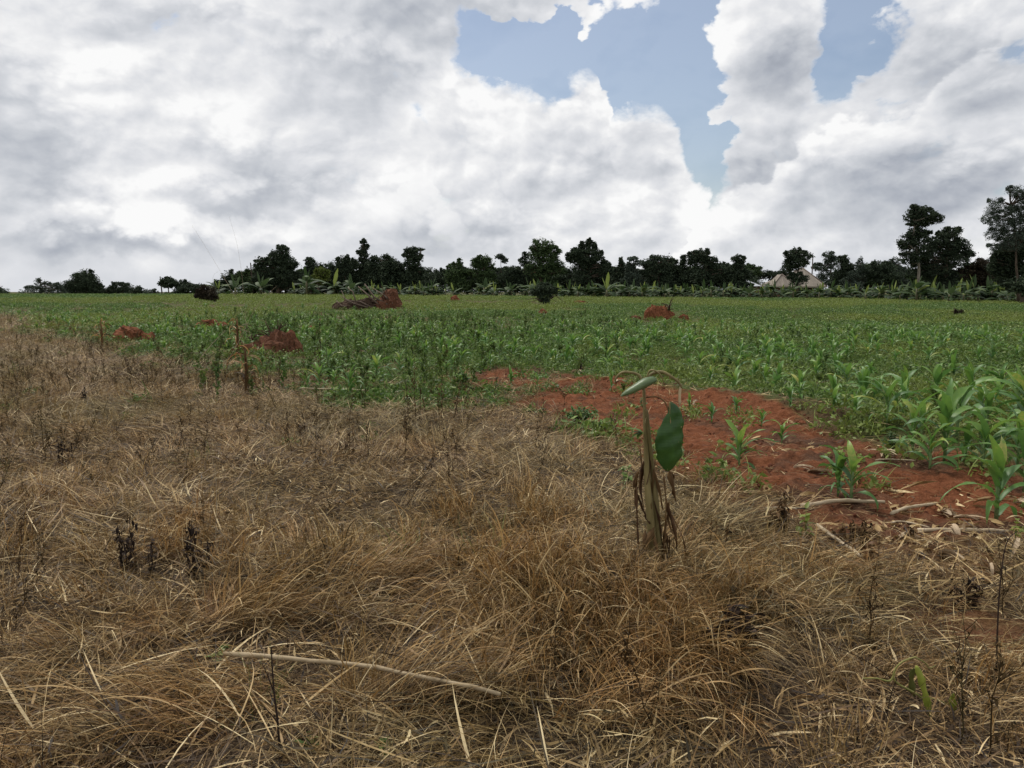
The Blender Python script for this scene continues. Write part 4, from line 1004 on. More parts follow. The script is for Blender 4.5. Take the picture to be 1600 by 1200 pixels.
# ---- banana plants along the far edge of the field
BAN = [(0.0, (0.012, 0.024, 0.009)), (0.4, (0.026, 0.050, 0.016)), (0.75, (0.050, 0.085, 0.028)), (0.92, (0.11, 0.15, 0.07)), (1.0, (0.24, 0.30, 0.07))]
m_banana = blade_mat('banana_leaf', BAN, 0.3, 0.6, 0.2)
m_pseudo = plain_mat('banana_stem', (0.06, 0.07, 0.03), (0.17, 0.15, 0.08), 5, 0.7, 0.3, 0, 0.3, 0.02, (1, 1, 0.2))
def banana_meshes(seed):
    r = np.random.default_rng(seed); S = Acc(); C = Acc(); H = r.uniform(0.5, 1.15)
    add_tube(S, [(0, 0, -0.1), (0.02, 0, H * 0.5), (0, 0.02, H)], [0.12, 0.10, 0.06], 7)
    n = r.integers(10, 14)
    for k in range(n):
        t = k / (n - 1); up = k >= n - 2
        L = r.uniform(1.1, 1.7) * (0.8 if up else 1)
        v, f, tn = ribbons(np.array([[0, 0, H * (0.45 + 0.5 * t)]]), [r.uniform(0, 6.28) if not up else r.uniform(0, 6.28)], [0.35 + 0.85 * t + (0.25 if up else 0)], L, 0.0, (0.4 if up else r.uniform(1.0, 1.9)), 9, r.normal(0, 0.2), r.normal(0, 0.6), fold=0.3, tone=0.5)
        v = v.reshape(10, 3, 3); w = np.linspace(0, 1, 10)
        sh = np.clip(np.sin(np.pi * np.clip((w - 0.14) / 0.86, 0, 1) ** 0.75), 0, 1) ** 0.6 * 0.23 * L / 1.4 * (0.6 if up else 1)
        # rebuild the width about the midrib with a ragged edge
        mid = v[:, 1]; tan = np.gradient(mid, axis=0); side = np.cross(tan, [0, 0, 1]); side /= np.linalg.norm(side, axis=1)[:, None] + 1e-6
        q = r.uniform(-0.7, 0.7) if up else 0
        nn = np.cross(side, tan); nn /= np.linalg.norm(nn, axis=1)[:, None] + 1e-6
        side = side * math.cos(q) + nn * math.sin(q)
        for sgn, c_ in ((-1, 0), (1, 2)):
            rag = sh * r.uniform(0.78, 1.1, 10) + 0.012
            v[:, c_] = mid + sgn * side * rag[:, None] + nn * (-0.35 * rag)[:, None]
        tone = np.clip(r.normal(0.4 + 0.35 * (t > 0.5), 0.15) + (0.25 if up and r.random() < 0.4 else 0), 0, 1)
        C.add(v.reshape(-1, 3), f, tone)
    return S.mesh('banana_stem', m_pseudo, True), C.mesh('banana_leaves', m_banana, False)
bm_ = [banana_meshes(400 + i) for i in range(10)]
def banana(px, Y, s, k, label, group):
    b = at(px, 465, Y); z = hz(b.x, Y)
    o = thing('banana_plant', label, 'banana plant', (b.x, Y, z), r_.uniform(0, 6.28), group, s * r_.uniform(1.05, 1.6))
    link('stem', bm_[k % 10][0], o); link('crown', bm_[k % 10][1], o)
UB = [(522, 112, 1.35, 'tall banana plant with upright leaf rising behind the uprooted stump'), (1280, 104, 1.0, 'banana plant with one pale upright leaf below the tan roof'), (1352, 102, 1.0, 'pale leaved young banana plant in front of the bush right of the house'),
      (368, 108, 1.2, 'banana plant with one broad upright leaf at the left end of the row'), (408, 112, 1.35, 'banana plant at the foot of the big dark tree beside the forked pole'), (480, 112, 1.45, 'banana plant with two broad grey leaves under the yellow green shrub'),
      (948, 108, 1.25, 'banana plant with bright yellow green upright leaf near the red roof'), (342, 112, 1.0, 'small leftmost banana plant near the upswept tree'), (1432, 92, 1.15, 'banana plant with yellowish leaves at the foot of the layered tree')]
for k, (px, Y, s, lab) in enumerate(UB): banana(px, Y, s, k, lab, 'banana plants along the field edge')
cnt = 0
for k in range(190):
    px = 455 + (1640 - 455) * ((k + r_.random()) / 190)
    if px < 820 and r_.random() < 0.35: continue
    right = sst(np.array(px), 1330, 1480)
    Y = (115 - 25 * float(right)) + r_.uniform(-5, 6)
    if px < 1330 and k % 3 == 0: Y -= 3
    reg = 'left of the central round tree' if px < 800 else 'between the central round tree and the tan roof' if px < 1200 else 'below and right of the tan roof'
    banana(px, Y, r_.uniform(0.72, 1.05) * (1 + 0.10 * float(right)), k, 'banana plant in the row ' + reg, 'banana plants ' + reg)
# ------------------------------------------------------------------ buildings and poles behind the trees
m_tan = plain_mat('tan_roof_sheet', (0.19, 0.16, 0.13), (0.27, 0.235, 0.19), 1.5, 0.7, 0.3, 0, 0.2, 0.02, (3, 0.4, 1))
m_ridge = plain_mat('ridge_cap', (0.10, 0.075, 0.06), (0.17, 0.13, 0.10), 3, 0.7, 0.3)
m_wall = plain_mat('house_wall', (0.10, 0.065, 0.045), (0.19, 0.12, 0.08), 2, 0.9, 0.1)
m_fascia = plain_mat('fascia_board', (0.33, 0.28, 0.22), (0.45, 0.40, 0.33), 2, 0.8, 0.2)
m_glass, T = new_mat('window_glass'); finish(T, (0.02, 0.022, 0.025, 1), 0.15, 0.6)
m_white = plain_mat('white_roof_sheet', (0.38, 0.40, 0.43), (0.55, 0.57, 0.60), 2, 0.4, 0.5)
m_redroof = plain_mat('red_roof_sheet', (0.30, 0.045, 0.03), (0.42, 0.075, 0.05), 2, 0.6, 0.3)
m_door = plain_mat('door_paint', (0.05, 0.03, 0.02), (0.09, 0.05, 0.03), 3, 0.6, 0.3)
def quadmesh(name, polys, mat_, th=0.0):
    bm = bmesh.new()
    for P_ in polys:
        bm.faces.new([bm.verts.new(p) for p in P_])
    if th:
        g = bmesh.ops.extrude_face_region(bm, geom=bm.faces[:])
        bmesh.ops.translate(bm, verts=[v for v in g['geom'] if isinstance(v, bmesh.types.BMVert)], vec=(0, 0, -th))
    bmesh.ops.recalc_face_normals(bm, faces=bm.faces[:])
    me = bpy.data.meshes.new(name); bm.to_mesh(me); bm.free(); me.materials.append(mat_); return me
def box(name, x0, x1, y0, y1, z0, z1, mat_, parent):
    bm = bmesh.new(); bmesh.ops.create_cube(bm, size=1)
    for v in bm.verts: v.co = ((x0 + x1) / 2 + v.co.x * (x1 - x0), (y0 + y1) / 2 + v.co.y * (y1 - y0), (z0 + z1) / 2 + v.co.z * (z1 - z0))
    me = bpy.data.meshes.new(name); bm.to_mesh(me); bm.free(); me.materials.append(mat_)
    return link(name, me, parent)
def slope(name, e0, e1, r0, r1, mat_, parent, n=12):
    """roof slope between eave e0-e1 and ridge r0-r1, laid as separate lapped sheets"""
    e0, e1, r0, r1 = map(np.array, (e0, e1, r0, r1)); first = None
    nn = np.cross(e1 - e0, r0 - e0); nn = nn / (np.linalg.norm(nn) + 1e-9)
    if nn[2] < 0: nn = -nn
    for k in range(n):
        a, b = k / n, (k + 1) / n
        P_ = [e0 + (e1 - e0) * a, e0 + (e1 - e0) * b, r0 + (r1 - r0) * b, r0 + (r1 - r0) * a]
        if np.linalg.norm(P_[2] - P_[3]) < 1e-4: P_ = P_[:3]
        lift = nn * 0.012 * (k % 2)
        link('roof_sheet', quadmesh(name, [[tuple(p + lift) for p in P_]], mat_, 0.03), parent)
def house():
    Y = 132.0; c = at(1248, 447, Y); gz = hz(c.x, Y); k = Y / FPX
    X0, X1 = -4.7, 4.6; ze = c.z - gz; rz_ = ze + 3.0
    o = thing('house', 'house with a faded tan hipped roof behind the dark tree on the right', 'house', (c.x, Y, gz))
    box('wall', -4.2, 4.1, 0.6, 7.0, -0.2, ze - 0.05, m_wall, o)
    slope('roof_sheet', (X0, 0, ze), (X1, 0, ze), (1.6, 3.8, rz_), (1.9, 3.8, rz_), m_tan, o, 14)
    slope('roof_sheet', (X1, 7.6, ze), (X0, 7.6, ze), (1.9, 3.8, rz_), (1.6, 3.8, rz_), m_tan, o, 10)
    slope('roof_sheet', (X1, 0, ze), (X1, 7.6, ze), (1.9, 3.8, rz_), (1.9, 3.8, rz_), m_tan, o, 8)
    slope('roof_sheet', (X0, 7.6, ze), (X0, 0, ze), (1.6, 3.8, rz_), (1.6, 3.8, rz_), m_tan, o, 8)
    # projecting hipped wing towards the field
    slope('roof_sheet', (-4.9, -2.2, ze + 0.03), (-1.1, -2.2, ze + 0.03), (-2.9, -0.2, ze + 1.9), (-2.9, -0.2, ze + 1.9), m_tan, o, 6)
    slope('roof_sheet', (-1.1, -2.2, ze + 0.03), (-1.1, 1.2, ze + 0.6), (-2.9, -0.2, ze + 1.9), (-2.9, 2.2, ze + 1.9), m_tan, o, 4)
    slope('roof_sheet', (-4.9, 1.2, ze + 0.3), (-4.9, -2.2, ze + 0.03), (-2.9, 2.2, ze + 1.9), (-2.9, -0.2, ze + 1.9), m_tan, o, 4)
    box('wall', -4.5, -1.5, -1.8, 0.597, -0.2, ze - 0.08, m_wall, o)
    for a, b in (((X0, 0, ze), (1.6, 3.8, rz_)), ((X1, 0, ze), (1.9, 3.8, rz_)), ((X1, 7.6, ze), (1.9, 3.8, rz_)), ((-4.9, -2.2, ze), (-2.9, -0.2, ze + 1.9)), ((-1.1, -2.2, ze), (-2.9, -0.2, ze + 1.9))):
        A = Acc(); add_tube(A, [np.array(a) + [0, 0, 0.05], np.array(b) + [0, 0, 0.05]], 0.09, 6); link('ridge_cap', A.mesh('ridge_cap', m_ridge), o)
    box('fascia', -1.09, X1, -0.04, -0.01, ze - 0.22, ze - 0.005, m_fascia, o)
    box('fascia', -4.9, -1.1, -2.24, -2.21, ze - 0.2, ze + 0.02, m_fascia, o)
    for x in (0.3, 3.0):
        w = box('window', x, x + 1.2, 0.55, 0.598, 1.0, 2.1, m_fascia, o)
        box('pane', x + 0.08, x + 0.57, 0.53, 0.549, 1.08, 2.02, m_glass, w); box('pane', x + 0.63, x + 1.12, 0.53, 0.549, 1.08, 2.02, m_glass, w)
    w = box('window', -3.6, -2.4, -1.85, -1.802, 1.0, 2.1, m_fascia, o); box('pane', -3.52, -2.48, -1.87, -1.851, 1.08, 2.02, m_glass, w)
    d = box('door', 1.75, 2.65, 0.55, 0.598, 0, 2.1, m_door, o)
    for x in (-0.9, 1.2, 3.4):
        A = Acc(); add_tube(A, [(x, 0.15, 0), (x, 0.15, ze - 0.02)], 0.07, 8); link('veranda_post', A.mesh('veranda_post', m_fascia), o)
house()
def shed(px0, px1, ytop, yeave, Y, mat_, label, cat='building', nm='low_house'):
    c = at((px0 + px1) / 2, yeave, Y); gz = hz(c.x, Y); w = (px1 - px0) * Y / FPX / 2; ze = c.z - gz; rt = at(800, ytop, Y).z - gz
    o = thing(nm, label, cat, (c.x, Y, gz))
    box('wall', -w * 0.9, w * 0.9, 0.4, 4.6, -0.2, ze - 0.04, m_wall, o)
    slope('roof_sheet', (-w, 0, ze), (w, 0, ze), (-w * 0.55, 2.5, rt), (w * 0.2, 2.5, rt), mat_, o, 8)
    slope('roof_sheet', (w, 0, ze), (w, 5, ze), (w * 0.2, 2.5, rt), (w * 0.2, 2.5, rt), mat_, o, 5)
    slope('roof_sheet', (w, 5, ze), (-w, 5, ze), (w * 0.2, 2.5, rt), (-w * 0.55, 2.5, rt), mat_, o, 8)
    slope('roof_sheet', (-w, 5, ze), (-w, 0, ze), (-w * 0.55, 2.5, rt), (-w * 0.55, 2.5, rt), mat_, o, 5)
    wv = box('window', -0.5, 0.5, 0.35, 0.398, 1.0, 1.9, m_fascia, o); box('pane', -0.42, 0.42, 0.33, 0.349, 1.08, 1.82, m_glass, wv)
shed(1143, 1190, 436, 447, 124, m_white, 'low house with a glaring white sheet roof left of the tan one')
shed(960, 996, 420, 436, 146, m_redroof, 'house with a bright red roof showing between the trees right of centre')
shed(824, 850, 424, 440, 140, m_redroof, 'house with a dull red roof just visible under the central round tree')

m_pole = plain_mat('pole_wood', (0.035, 0.028, 0.022), (0.08, 0.065, 0.05), 5, 0.9, 0.1, 0, 0.3, 0.01, (1, 1, 0.2))
m_steel = plain_mat('insulator', (0.10, 0.10, 0.10), (0.2, 0.2, 0.2), 5, 0.5, 0.5)
def pole(px, top, base, Y, label, fork=False, lean=0.0):
    b = at(px, base, Y); z0 = hz(b.x, Y); zt = at(px, top, Y).z - z0
    o = thing('utility_pole' if fork else 'bare_pole', label, 'pole', (b.x, Y, z0))
    A = Acc(); add_tube(A, [(0, 0, -0.2), (lean * 0.5, 0, zt * 0.5), (lean, 0, zt)], [0.13, 0.11, 0.09], 8); link('post', A.mesh('post', m_pole, True), o)
    if fork:
        A = Acc(); add_tube(A, [(lean - 0.55, -0.1, zt - 0.55), (lean - 0.45, -0.1, zt - 0.75), (lean, -0.12, zt - 0.72), (lean + 0.02, -0.12, zt - 0.35), (lean + 0.5, -0.1, zt - 0.3)], 0.05, 6); link('crossarm', A.mesh('crossarm', m_pole), o)
        for x, z in ((-0.55, -0.45), (0.02, 0.06), (0.55, -0.05)):
            A = Acc(); add_tube(A, [(lean + x, -0.1, zt + z - 0.15), (lean + x, -0.1, zt + z - 0.06), (lean + x, -0.1, zt + z + 0.02), (lean + x, -0.1, zt + z + 0.1)], [0.05, 0.11, 0.07, 0.10], 8); link('insulator', A.mesh('insulator', m_steel), o)
pole(254, 432, 463, 140, 'thin bare pole standing beside the small flat topped tree', lean=-0.25)
pole(396, 412, 450, 128, 'forked utility pole left of the big dark tree', True, -0.3)
pole(1269, 402, 425, 140, 'short dark pole rising behind the tan roof')

# ------------------------------------------------------------------ earth heaps, stumps and bushes in the field
m_heap = soil_mat('heap_earth', (0.075, 0.030, 0.016), (0.26, 0.10, 0.050))
m_heap2 = soil_mat('old_heap_earth', (0.055, 0.026, 0.016), (0.20, 0.088, 0.050))
m_heap3 = soil_mat('root_earth', (0.025, 0.017, 0.012), (0.10, 0.065, 0.045))
def lump(seed, sx, sy, sz, rough=0.35, sub=5, mat_=None, name='earth'):
    bm = bmesh.new(); bmesh.ops.create_icosphere(bm, subdivisions=sub, radius=1.0)
    co = np.array([v.co[:] for v in bm.verts])
    s = seed * 3.7
    a = fbm(co[:, 0] * 1.6 + s, co[:, 1] * 1.6 + co[:, 2] * 1.3 + s, 4) - 0.5
    b = np.abs(fbm(co[:, 0] * 4 + co[:, 2] * 3 + s, co[:, 1] * 4 - co[:, 2] * 3, 4) - 0.5)
    rr = 1 + a * rough * 1.8 - b * rough * 1.7
    co = co * rr[:, None] * np.array([sx, sy, sz]); co[:, 2] = np.maximum(co[:, 2], -0.15)
    for v, p in zip(bm.verts, co): v.co = p
    me = bpy.data.meshes.new(name); bm.to_mesh(me); bm.free(); me.materials.append(mat_ or m_heap); return me
def heap(px, base, w, h, label, seed, parts=((0, 0, 1, 1),), mat_=None, weed=0, nm='earth_heap'):
    g = G(px, base); k = g.y / FPX
    o = thing(nm, label, 'earth heap', g)
    for i, (dx_, dy_, s, hh) in enumerate(parts):
        link('mound', lump(seed + i, w * k / 2 * s, w * k / 2 * s * 0.8, h * k * hh, 0.42, 4, mat_), o, (dx_ * w * k / 2, dy_ * w * k / 2, 0))
    r = np.random.default_rng(seed)
    for i in range(10):
        s = r.uniform(0.05, 0.13) * w * k; a = r.uniform(0, 6.28); d = w * k * r.uniform(0.35, 0.75)
        link('clod', clods[i % 6], o, (math.cos(a) * d, math.sin(a) * d * 0.7, s * 0.2), (r.uniform(0, 6), r.uniform(0, 6), 0), float(s))
    for i in range(weed):
        a = r.uniform(0, 6.28); d = w * k * 0.4
        link('root', roots_mesh(seed + i, h * k * r.uniform(0.4, 0.9)), o, (math.cos(a) * d * r.random(), math.sin(a) * d * 0.5, h * k * 0.6), (r.uniform(-.6, .6), r.uniform(-.6, .6), 0))
    return o
m_root = plain_mat('root_wood', (0.03, 0.017, 0.012), (0.10, 0.06, 0.042), 8, 0.9, 0.1)
def roots_mesh(seed, L):
    r = np.random.default_rng(seed); A = Acc()
    for i in range(5):
        a = r.uniform(0, 6.28); e = r.uniform(0.2, 1.3); p = np.zeros(3); P_ = [p]
        for j in range(4):
            p = p + L / 4 * np.array([math.cos(a) * math.cos(e), math.sin(a) * math.cos(e), math.sin(e)]); e -= r.uniform(-0.2, 0.5); a += r.normal(0, 0.4); P_.append(p)
        add_tube(A, P_, np.linspace(0.05, 0.012, 5) * L, 5)
    return A.mesh('root', m_root)
heap(420, 556, 94, 42, 'largest red earth heap left of centre, crumbly with a steep right face', 3, ((-0.55, 0, 0.75, 0.5), (0.1, 0.1, 0.75, 0.7), (0.6, 0.15, 0.52, 1.0), (0.25, -0.3, 0.75, 0.55), (-0.95, -0.1, 0.6, 0.4), (0.4, -0.1, 0.6, 0.85)), m_heap2, 4)
heap(208, 536, 66, 28, 'red earth heap at the left edge of the crop under the leaning dry stem', 11, ((-0.2, 0, 0.9, 0.9), (0.6, 0.1, 0.5, 0.6)), m_heap, 2)
heap(332, 514, 48, 16, 'flat red earth heap between the two larger ones on the left', 17, ((-0.3, 0, 0.8, 1), (0.7, 0, 0.5, 0.7)), m_heap, 2)
heap(486, 520, 24, 12, 'small red earth heap just right of the largest one', 23)
heap(1030, 500, 44, 26, 'tall red earth heap far right of centre, highest at its left end', 29, ((-0.45, 0, 0.6, 1.0), (0.05, 0, 0.6, 0.85), (0.6, 0.1, 0.6, 0.6)), m_heap, 3)
heap(1068, 500, 18, 9, 'low red earth spill right beside the tall far heap', 37)
heap(711, 470, 16, 8, 'tiny red earth heap in the far crop left of the dark bush', 41)
heap(848, 492, 16, 9, 'small red earth spot in the crop just below the dark bush', 43)
heap(905, 474, 22, 5, 'low reddish earth smear right of the dark bush in the far crop', 47)
heap(992, 500, 20, 7, 'brown earth patch left of the tall far heap', 53, mat_=m_heap2)
heap(1250, 662, 22, 7, 'small clod pile on the slope of the red bank', 59)

m_log = plain_mat('dead_wood', (0.07, 0.05, 0.038), (0.20, 0.15, 0.115), 7, 0.85, 0.15, 0, 0.4, 0.02, (1, 4, 4))
def stump():
    g = G(580, 484); k = g.y / FPX; o = thing('uprooted_stump', 'uprooted stump with a reddish root ball and tangled branches before the banana row', 'stump', g)
    link('root_ball', lump(71, 26 * k, 22 * k, 30 * k, 0.5, 4, m_heap2), o, (26 * k, 0, 0))
    link('earth', lump(75, 30 * k, 20 * k, 20 * k, 0.5, 4, m_heap3), o, (-10 * k, 0, 0))
    link('earth', lump(76, 20 * k, 16 * k, 18 * k, 0.5, 4, m_heap3), o, (-38 * k, 0, 0))
    r = np.random.default_rng(5)
    for (x0, z0, x1, z1, w) in ((28, 8, -8, 40, 2.0), (20, 4, -18, 36, 1.7), (36, 10, 4, 34, 1.3), (-2, 4, -46, 22, 1.6), (-20, 12, -34, 34, 1.2), (-34, 6, -52, 14, 1.4), (8, 2, -30, 14, 1.6), (22, 2, -6, 4, 2.4), (-28, 10, -44, 30, 0.9), (10, 14, 26, 32, 1.0)):
        P_ = np.array([(x0, -18, z0), ((x0 + x1) / 2 + r.normal(0, 3), -16, (z0 + z1) / 2 + r.normal(0, 3)), (x1, -8, z1)]) * k
        A = Acc(); add_tube(A, P_, np.array([w, w * 0.75, w * 0.4]) * k, 6); link('branch', A.mesh('branch', m_log, True), o)
    for i in range(26):
        a, e = r.uniform(0, 6.28), r.uniform(-0.2, 1.4); s = r.uniform(0.5, 1.0) * 30 * k
        c = np.array([26 * k, -6 * k, 10 * k]); d = np.array([math.cos(a) * math.cos(e), -abs(math.sin(a)) * math.cos(e), math.sin(e)])
        A = Acc(); add_tube(A, [c, c + d * s * 0.6, c + d * s + r.normal(0, 0.1, 3)], [0.8 * k, 0.6 * k, 0.15 * k], 4); link('root', A.mesh('root', m_root), o)
    return o
stump()

def bush(px, base, label, lobes, leaf, dens=1.0, lsz=0.12, branches=0, sub=0.3, nm='field_bush'):
    g = G(px, base)
    o = tree(nm, label, 'bush', g.y, px, lobes, leaf, dens=dens, lsz=lsz, trunk_w=0.07, group=None, sub=sub)
    k = g.y / FPX; r = np.random.default_rng(int(px))
    for i in range(branches):
        s = -1 if i % 2 else 1; L = r.uniform(18, 34) * k
        A = Acc(); add_tube(A, [(0, -0.2, 0.2), (s * L * 0.5, -0.4, r.uniform(6, 14) * k), (s * L, -0.5, r.uniform(0, 9) * k)], [0.05, 0.03, 0.012], 5); link('branch', A.mesh('branch', m_bark), o)
    return o
bush(850, 475, 'dark bush alone in the middle of the far crop with trailing branches', [(850, 452, 15, 8), (838, 456, 8, 6), (864, 454, 8, 5), (851, 463, 10, 9)], 'dark', 1.4, 0.16, 6)
bush(323, 471, 'brown leafless bush at the far left crop edge', [(323, 456, 12, 8), (315, 460, 9, 8), (330, 463, 10, 7)], 'brown', 1.4, 0.14)
bush(918, 465, 'small green shrub with reddish litter before the banana row', [(920, 457, 8, 6), (926, 462, 8, 4)], 'green', 1.0, 0.14)
bush(1499, 494, 'small dark sprig beside bare earth far right in the crop', [(1495, 488, 3, 4), (1502, 489, 3, 4)], 'brown', 1.0, 0.07)
# ------------------------------------------------------------------ the wilted banana plant right of centre
m_pet = plain_mat('banana_petiole', (0.12, 0.095, 0.035), (0.28, 0.23, 0.10), 18, 0.6, 0.3, 0.1, 0.3, 0.004, (1, 1, 0.15))
m_pdry = plain_mat('dead_banana_leaf', (0.055, 0.030, 0.014), (0.20, 0.12, 0.055), 16, 0.85, 0.1, 0.1, 0.8, 0.01, (1, 1, 0.12))
m_pdark = plain_mat('dark_dead_leaf', (0.022, 0.012, 0.008), (0.11, 0.062, 0.032), 16, 0.9, 0.1, 0.1, 0.8, 0.01, (1, 1, 0.12))
m_ppale = plain_mat('pale_dead_leaf', (0.42, 0.33, 0.19), (0.66, 0.55, 0.36), 16, 0.8, 0.2, 0.15, 0.4, 0.005, (1, 1, 0.2))
def green_leaf_mat(name, a, b):
    m, T = new_mat(name)
    pos = T.node('ShaderNodeTexCoord').outputs['Object']
    w = T.node('ShaderNodeTexWave', bands_direction='Z'); T.put(w.inputs['Vector'], pos); w.inputs['Scale'].default_value = 22; w.inputs['Distortion'].default_value = 5.0; w.inputs['Detail'].default_value = 3
    n = T.noise(pos, 12, 5, 0.6)
    c = ramp(T, n, [(0.3, a), (0.7, b)])
    c = T.mix(T.smooth(T.noise(pos, 38, 3), 0.69, 0.76), c, (0.33, 0.28, 0.14, 1))
    finish(T, c, 0.42, 0.4, 0.2, w.outputs['Fac'], 0.12, 0.002)
    return m
m_bgreen = green_leaf_mat('hanging_banana_leaf', (0.020, 0.066, 0.012), (0.055, 0.135, 0.024))
m_brolled = green_leaf_mat('rolled_banana_leaf', (0.085, 0.135, 0.055), (0.15, 0.21, 0.095))
def solid_ribbon(pts, wid, mat_, name, parent, side=(1, 0, 0), ragged=0.0, thick=0.002, seed=0, nx=7, cup=0.15, twist=None):
    """broad strip of leaf, cupped about its midrib, with real thickness"""
    pts = np.array(pts, float); n = len(pts); r = np.random.default_rng(seed); side = np.array(side, float); side /= np.linalg.norm(side)
    tan = np.gradient(pts, axis=0); tan /= np.linalg.norm(tan, axis=1)[:, None]
    V = []
    for i in range(n):
        sd = side - tan[i] * side.dot(tan[i]); sd /= np.linalg.norm(sd); nn = np.cross(sd, tan[i])
        if twist is not None: sd, nn = sd * math.cos(twist[i]) + nn * math.sin(twist[i]), nn * math.cos(twist[i]) - sd * math.sin(twist[i])
        for j in range(nx):
            u = -1 + 2 * j / (nx - 1)
            wl, wr = wid[i] if hasattr(wid[i], '__len__') else (wid[i], wid[i])
            w = (wl if u < 0 else wr) * (1 + (ragged * r.normal() if abs(u) == 1 else 0))
            V.append(pts[i] + sd * u * w + nn * (cup * w * (abs(u) - 0.5)) + nn * 0.10 * w * math.sin(i * 0.55 + u * 2.2 + seed) * math.sin(i * 0.9 + seed * 2))
    F = [(i * nx + j, i * nx + j + 1, (i + 1) * nx + j + 1, (i + 1) * nx + j) for i in range(n - 1) for j in range(nx - 1)]
    me = mesh_np(name, np.array(V), np.array(F), None, [mat_], True)
    o = link(name, me, parent)
    md = o.modifiers.new('thickness', 'SOLIDIFY'); md.thickness = thick
    return o
def smooth_pts(P_, n=14):
    P_ = np.array(P_, float); t = np.linspace(0, len(P_) - 1, n); out = []
    for q in t:
        i = min(int(q), len(P_) - 2); f = q - i
        p0, p1, p2, p3 = P_[max(i - 1, 0)], P_[i], P_[i + 1], P_[min(i + 2, len(P_) - 1)]
        out.append(0.5 * ((2 * p1) + (-p0 + p2) * f + (2 * p0 - 5 * p1 + 4 * p2 - p3) * f * f + (-p0 + 3 * p1 - 3 * p2 + p3) * f ** 3))
    return np.array(out)
def wilted_banana():
    g = G(1025, 885); Y = g.y; k = Y / FPX
    o = thing('banana_plant', 'wilted young banana plant with one hanging dark green leaf beside the red soil', 'banana plant', g)
    q = lambda px, py, dy=0.0: np.array(at(px, py, Y + dy)) - np.array(g)
    def tb(nm, pts, rad, mat_, n=14, sides=8, dy=None):
        P_ = smooth_pts([q(*p) for p in pts], n); A = Acc(); add_tube(A, P_, np.interp(np.linspace(0, 1, n), np.linspace(0, 1, len(rad)), rad), sides); return link(nm, A.mesh(nm, mat_, True), o)
    tb('stem', [(1022, 890), (1018, 830), (1012, 760), (1009, 690), (1007, 640), (1006, 606)], [0.026, 0.023, 0.018, 0.012, 0.009, 0.008], m_pet, 18)
    tb('stem', [(1030, 890, .03), (1026, 800, .02), (1018, 720, .01), (1012, 660, -.01), (1010, 640, -.01)], [0.022, 0.018, 0.012, 0.010, 0.007], m_pet, 16)
    tb('petiole', [(1006, 610), (1000, 588), (985, 582), (972, 582), (963, 590), (961, 598)], [0.008, 0.008, 0.0075, 0.007, 0.006, 0.004], m_pet, 20, 7)
    tb('petiole', [(1008, 606, .01), (1016, 586, .01), (1034, 581, 0), (1050, 589, -.02), (1061, 598, -.03), (1065, 606, -.03)], [0.008, 0.009, 0.009, 0.008, 0.007, 0.005], m_pet, 20, 7)
    tb('petiole', [(1009, 600, -.01), (1014, 581, -.03), (1022, 579, -.05), (1032, 586, -.05), (1038, 600, -.05)], [0.006, 0.005, 0.005, 0.004, 0.002], m_pet, 16, 6)
    tb('petiole', [(1010, 621, -.02), (1026, 620, -.05), (1038, 627, -.08), (1044, 640, -.09), (1047, 655, -.09)], [0.005, 0.004, 0.004, 0.004, 0.003], m_pdry, 16, 6)
    # pale dead strip hanging from the right petiole
    solid_ribbon(smooth_pts([q(1064, 603, -.03), q(1062, 615, -.03), q(1062, 634, -.03)], 6), np.array([0.004, 0.006, 0.007, 0.006, 0.007, 0.003]), m_ppale, 'dead_leaf', o, seed=1, nx=4)
    # rolled green leaf lying across the top
    P_ = smooth_pts([q(1024, 592, -.04), q(1010, 597, -.06), q(992, 607, -.08), q(970, 619, -.1)], 14)
    w = np.interp(np.linspace(0, 1, 14), [0, .08, .35, .8, 1], [0.012, 0.028, 0.036, 0.024, 0.004])
    A = Acc(); V, F, _ = tube(P_, w, 12, cap=False)
    V = V.reshape(14, 12, 3); c_ = P_[:, None, :]; V = c_ + (V - c_) * np.array([1, 1, 0.62]); A.add(V.reshape(-1, 3), F, 0.5); link('rolled_leaf', A.mesh('rolled_leaf', m_brolled, True), o)
    # big hanging leaf
    pts = smooth_pts([q(1046, 628, -.09), q(1047, 650, -.10), q(1048, 680, -.11), q(1047, 710, -.11), q(1042, 736, -.10)], 22)
    t = np.linspace(0, 1, 22)
    wr = np.interp(t, [0, .08, .2, .35, .55, .75, .9, 1], [.005, .040, .064, .072, .080, .072, .042, .008])
    wl = np.interp(t, [0, .08, .2, .3, .45, .6, .8, .92, 1], [.003, .005, .010, .040, .076, .080, .070, .034, .004])
    lf = solid_ribbon(pts, list(zip(wl, wr)), m_bgreen, 'hanging_leaf', o, side=(1, 0.25, 0), ragged=0.05, seed=4, nx=11, cup=0.28)
    A = Acc(); add_tube(A, pts + np.array([0, -0.004, 0]), np.linspace(0.004, 0.001, 22), 5); link('midrib', A.mesh('midrib', m_pet, True), lf)
    # dead leaves wrapped round and hanging down the stems
    r = np.random.default_rng(8)
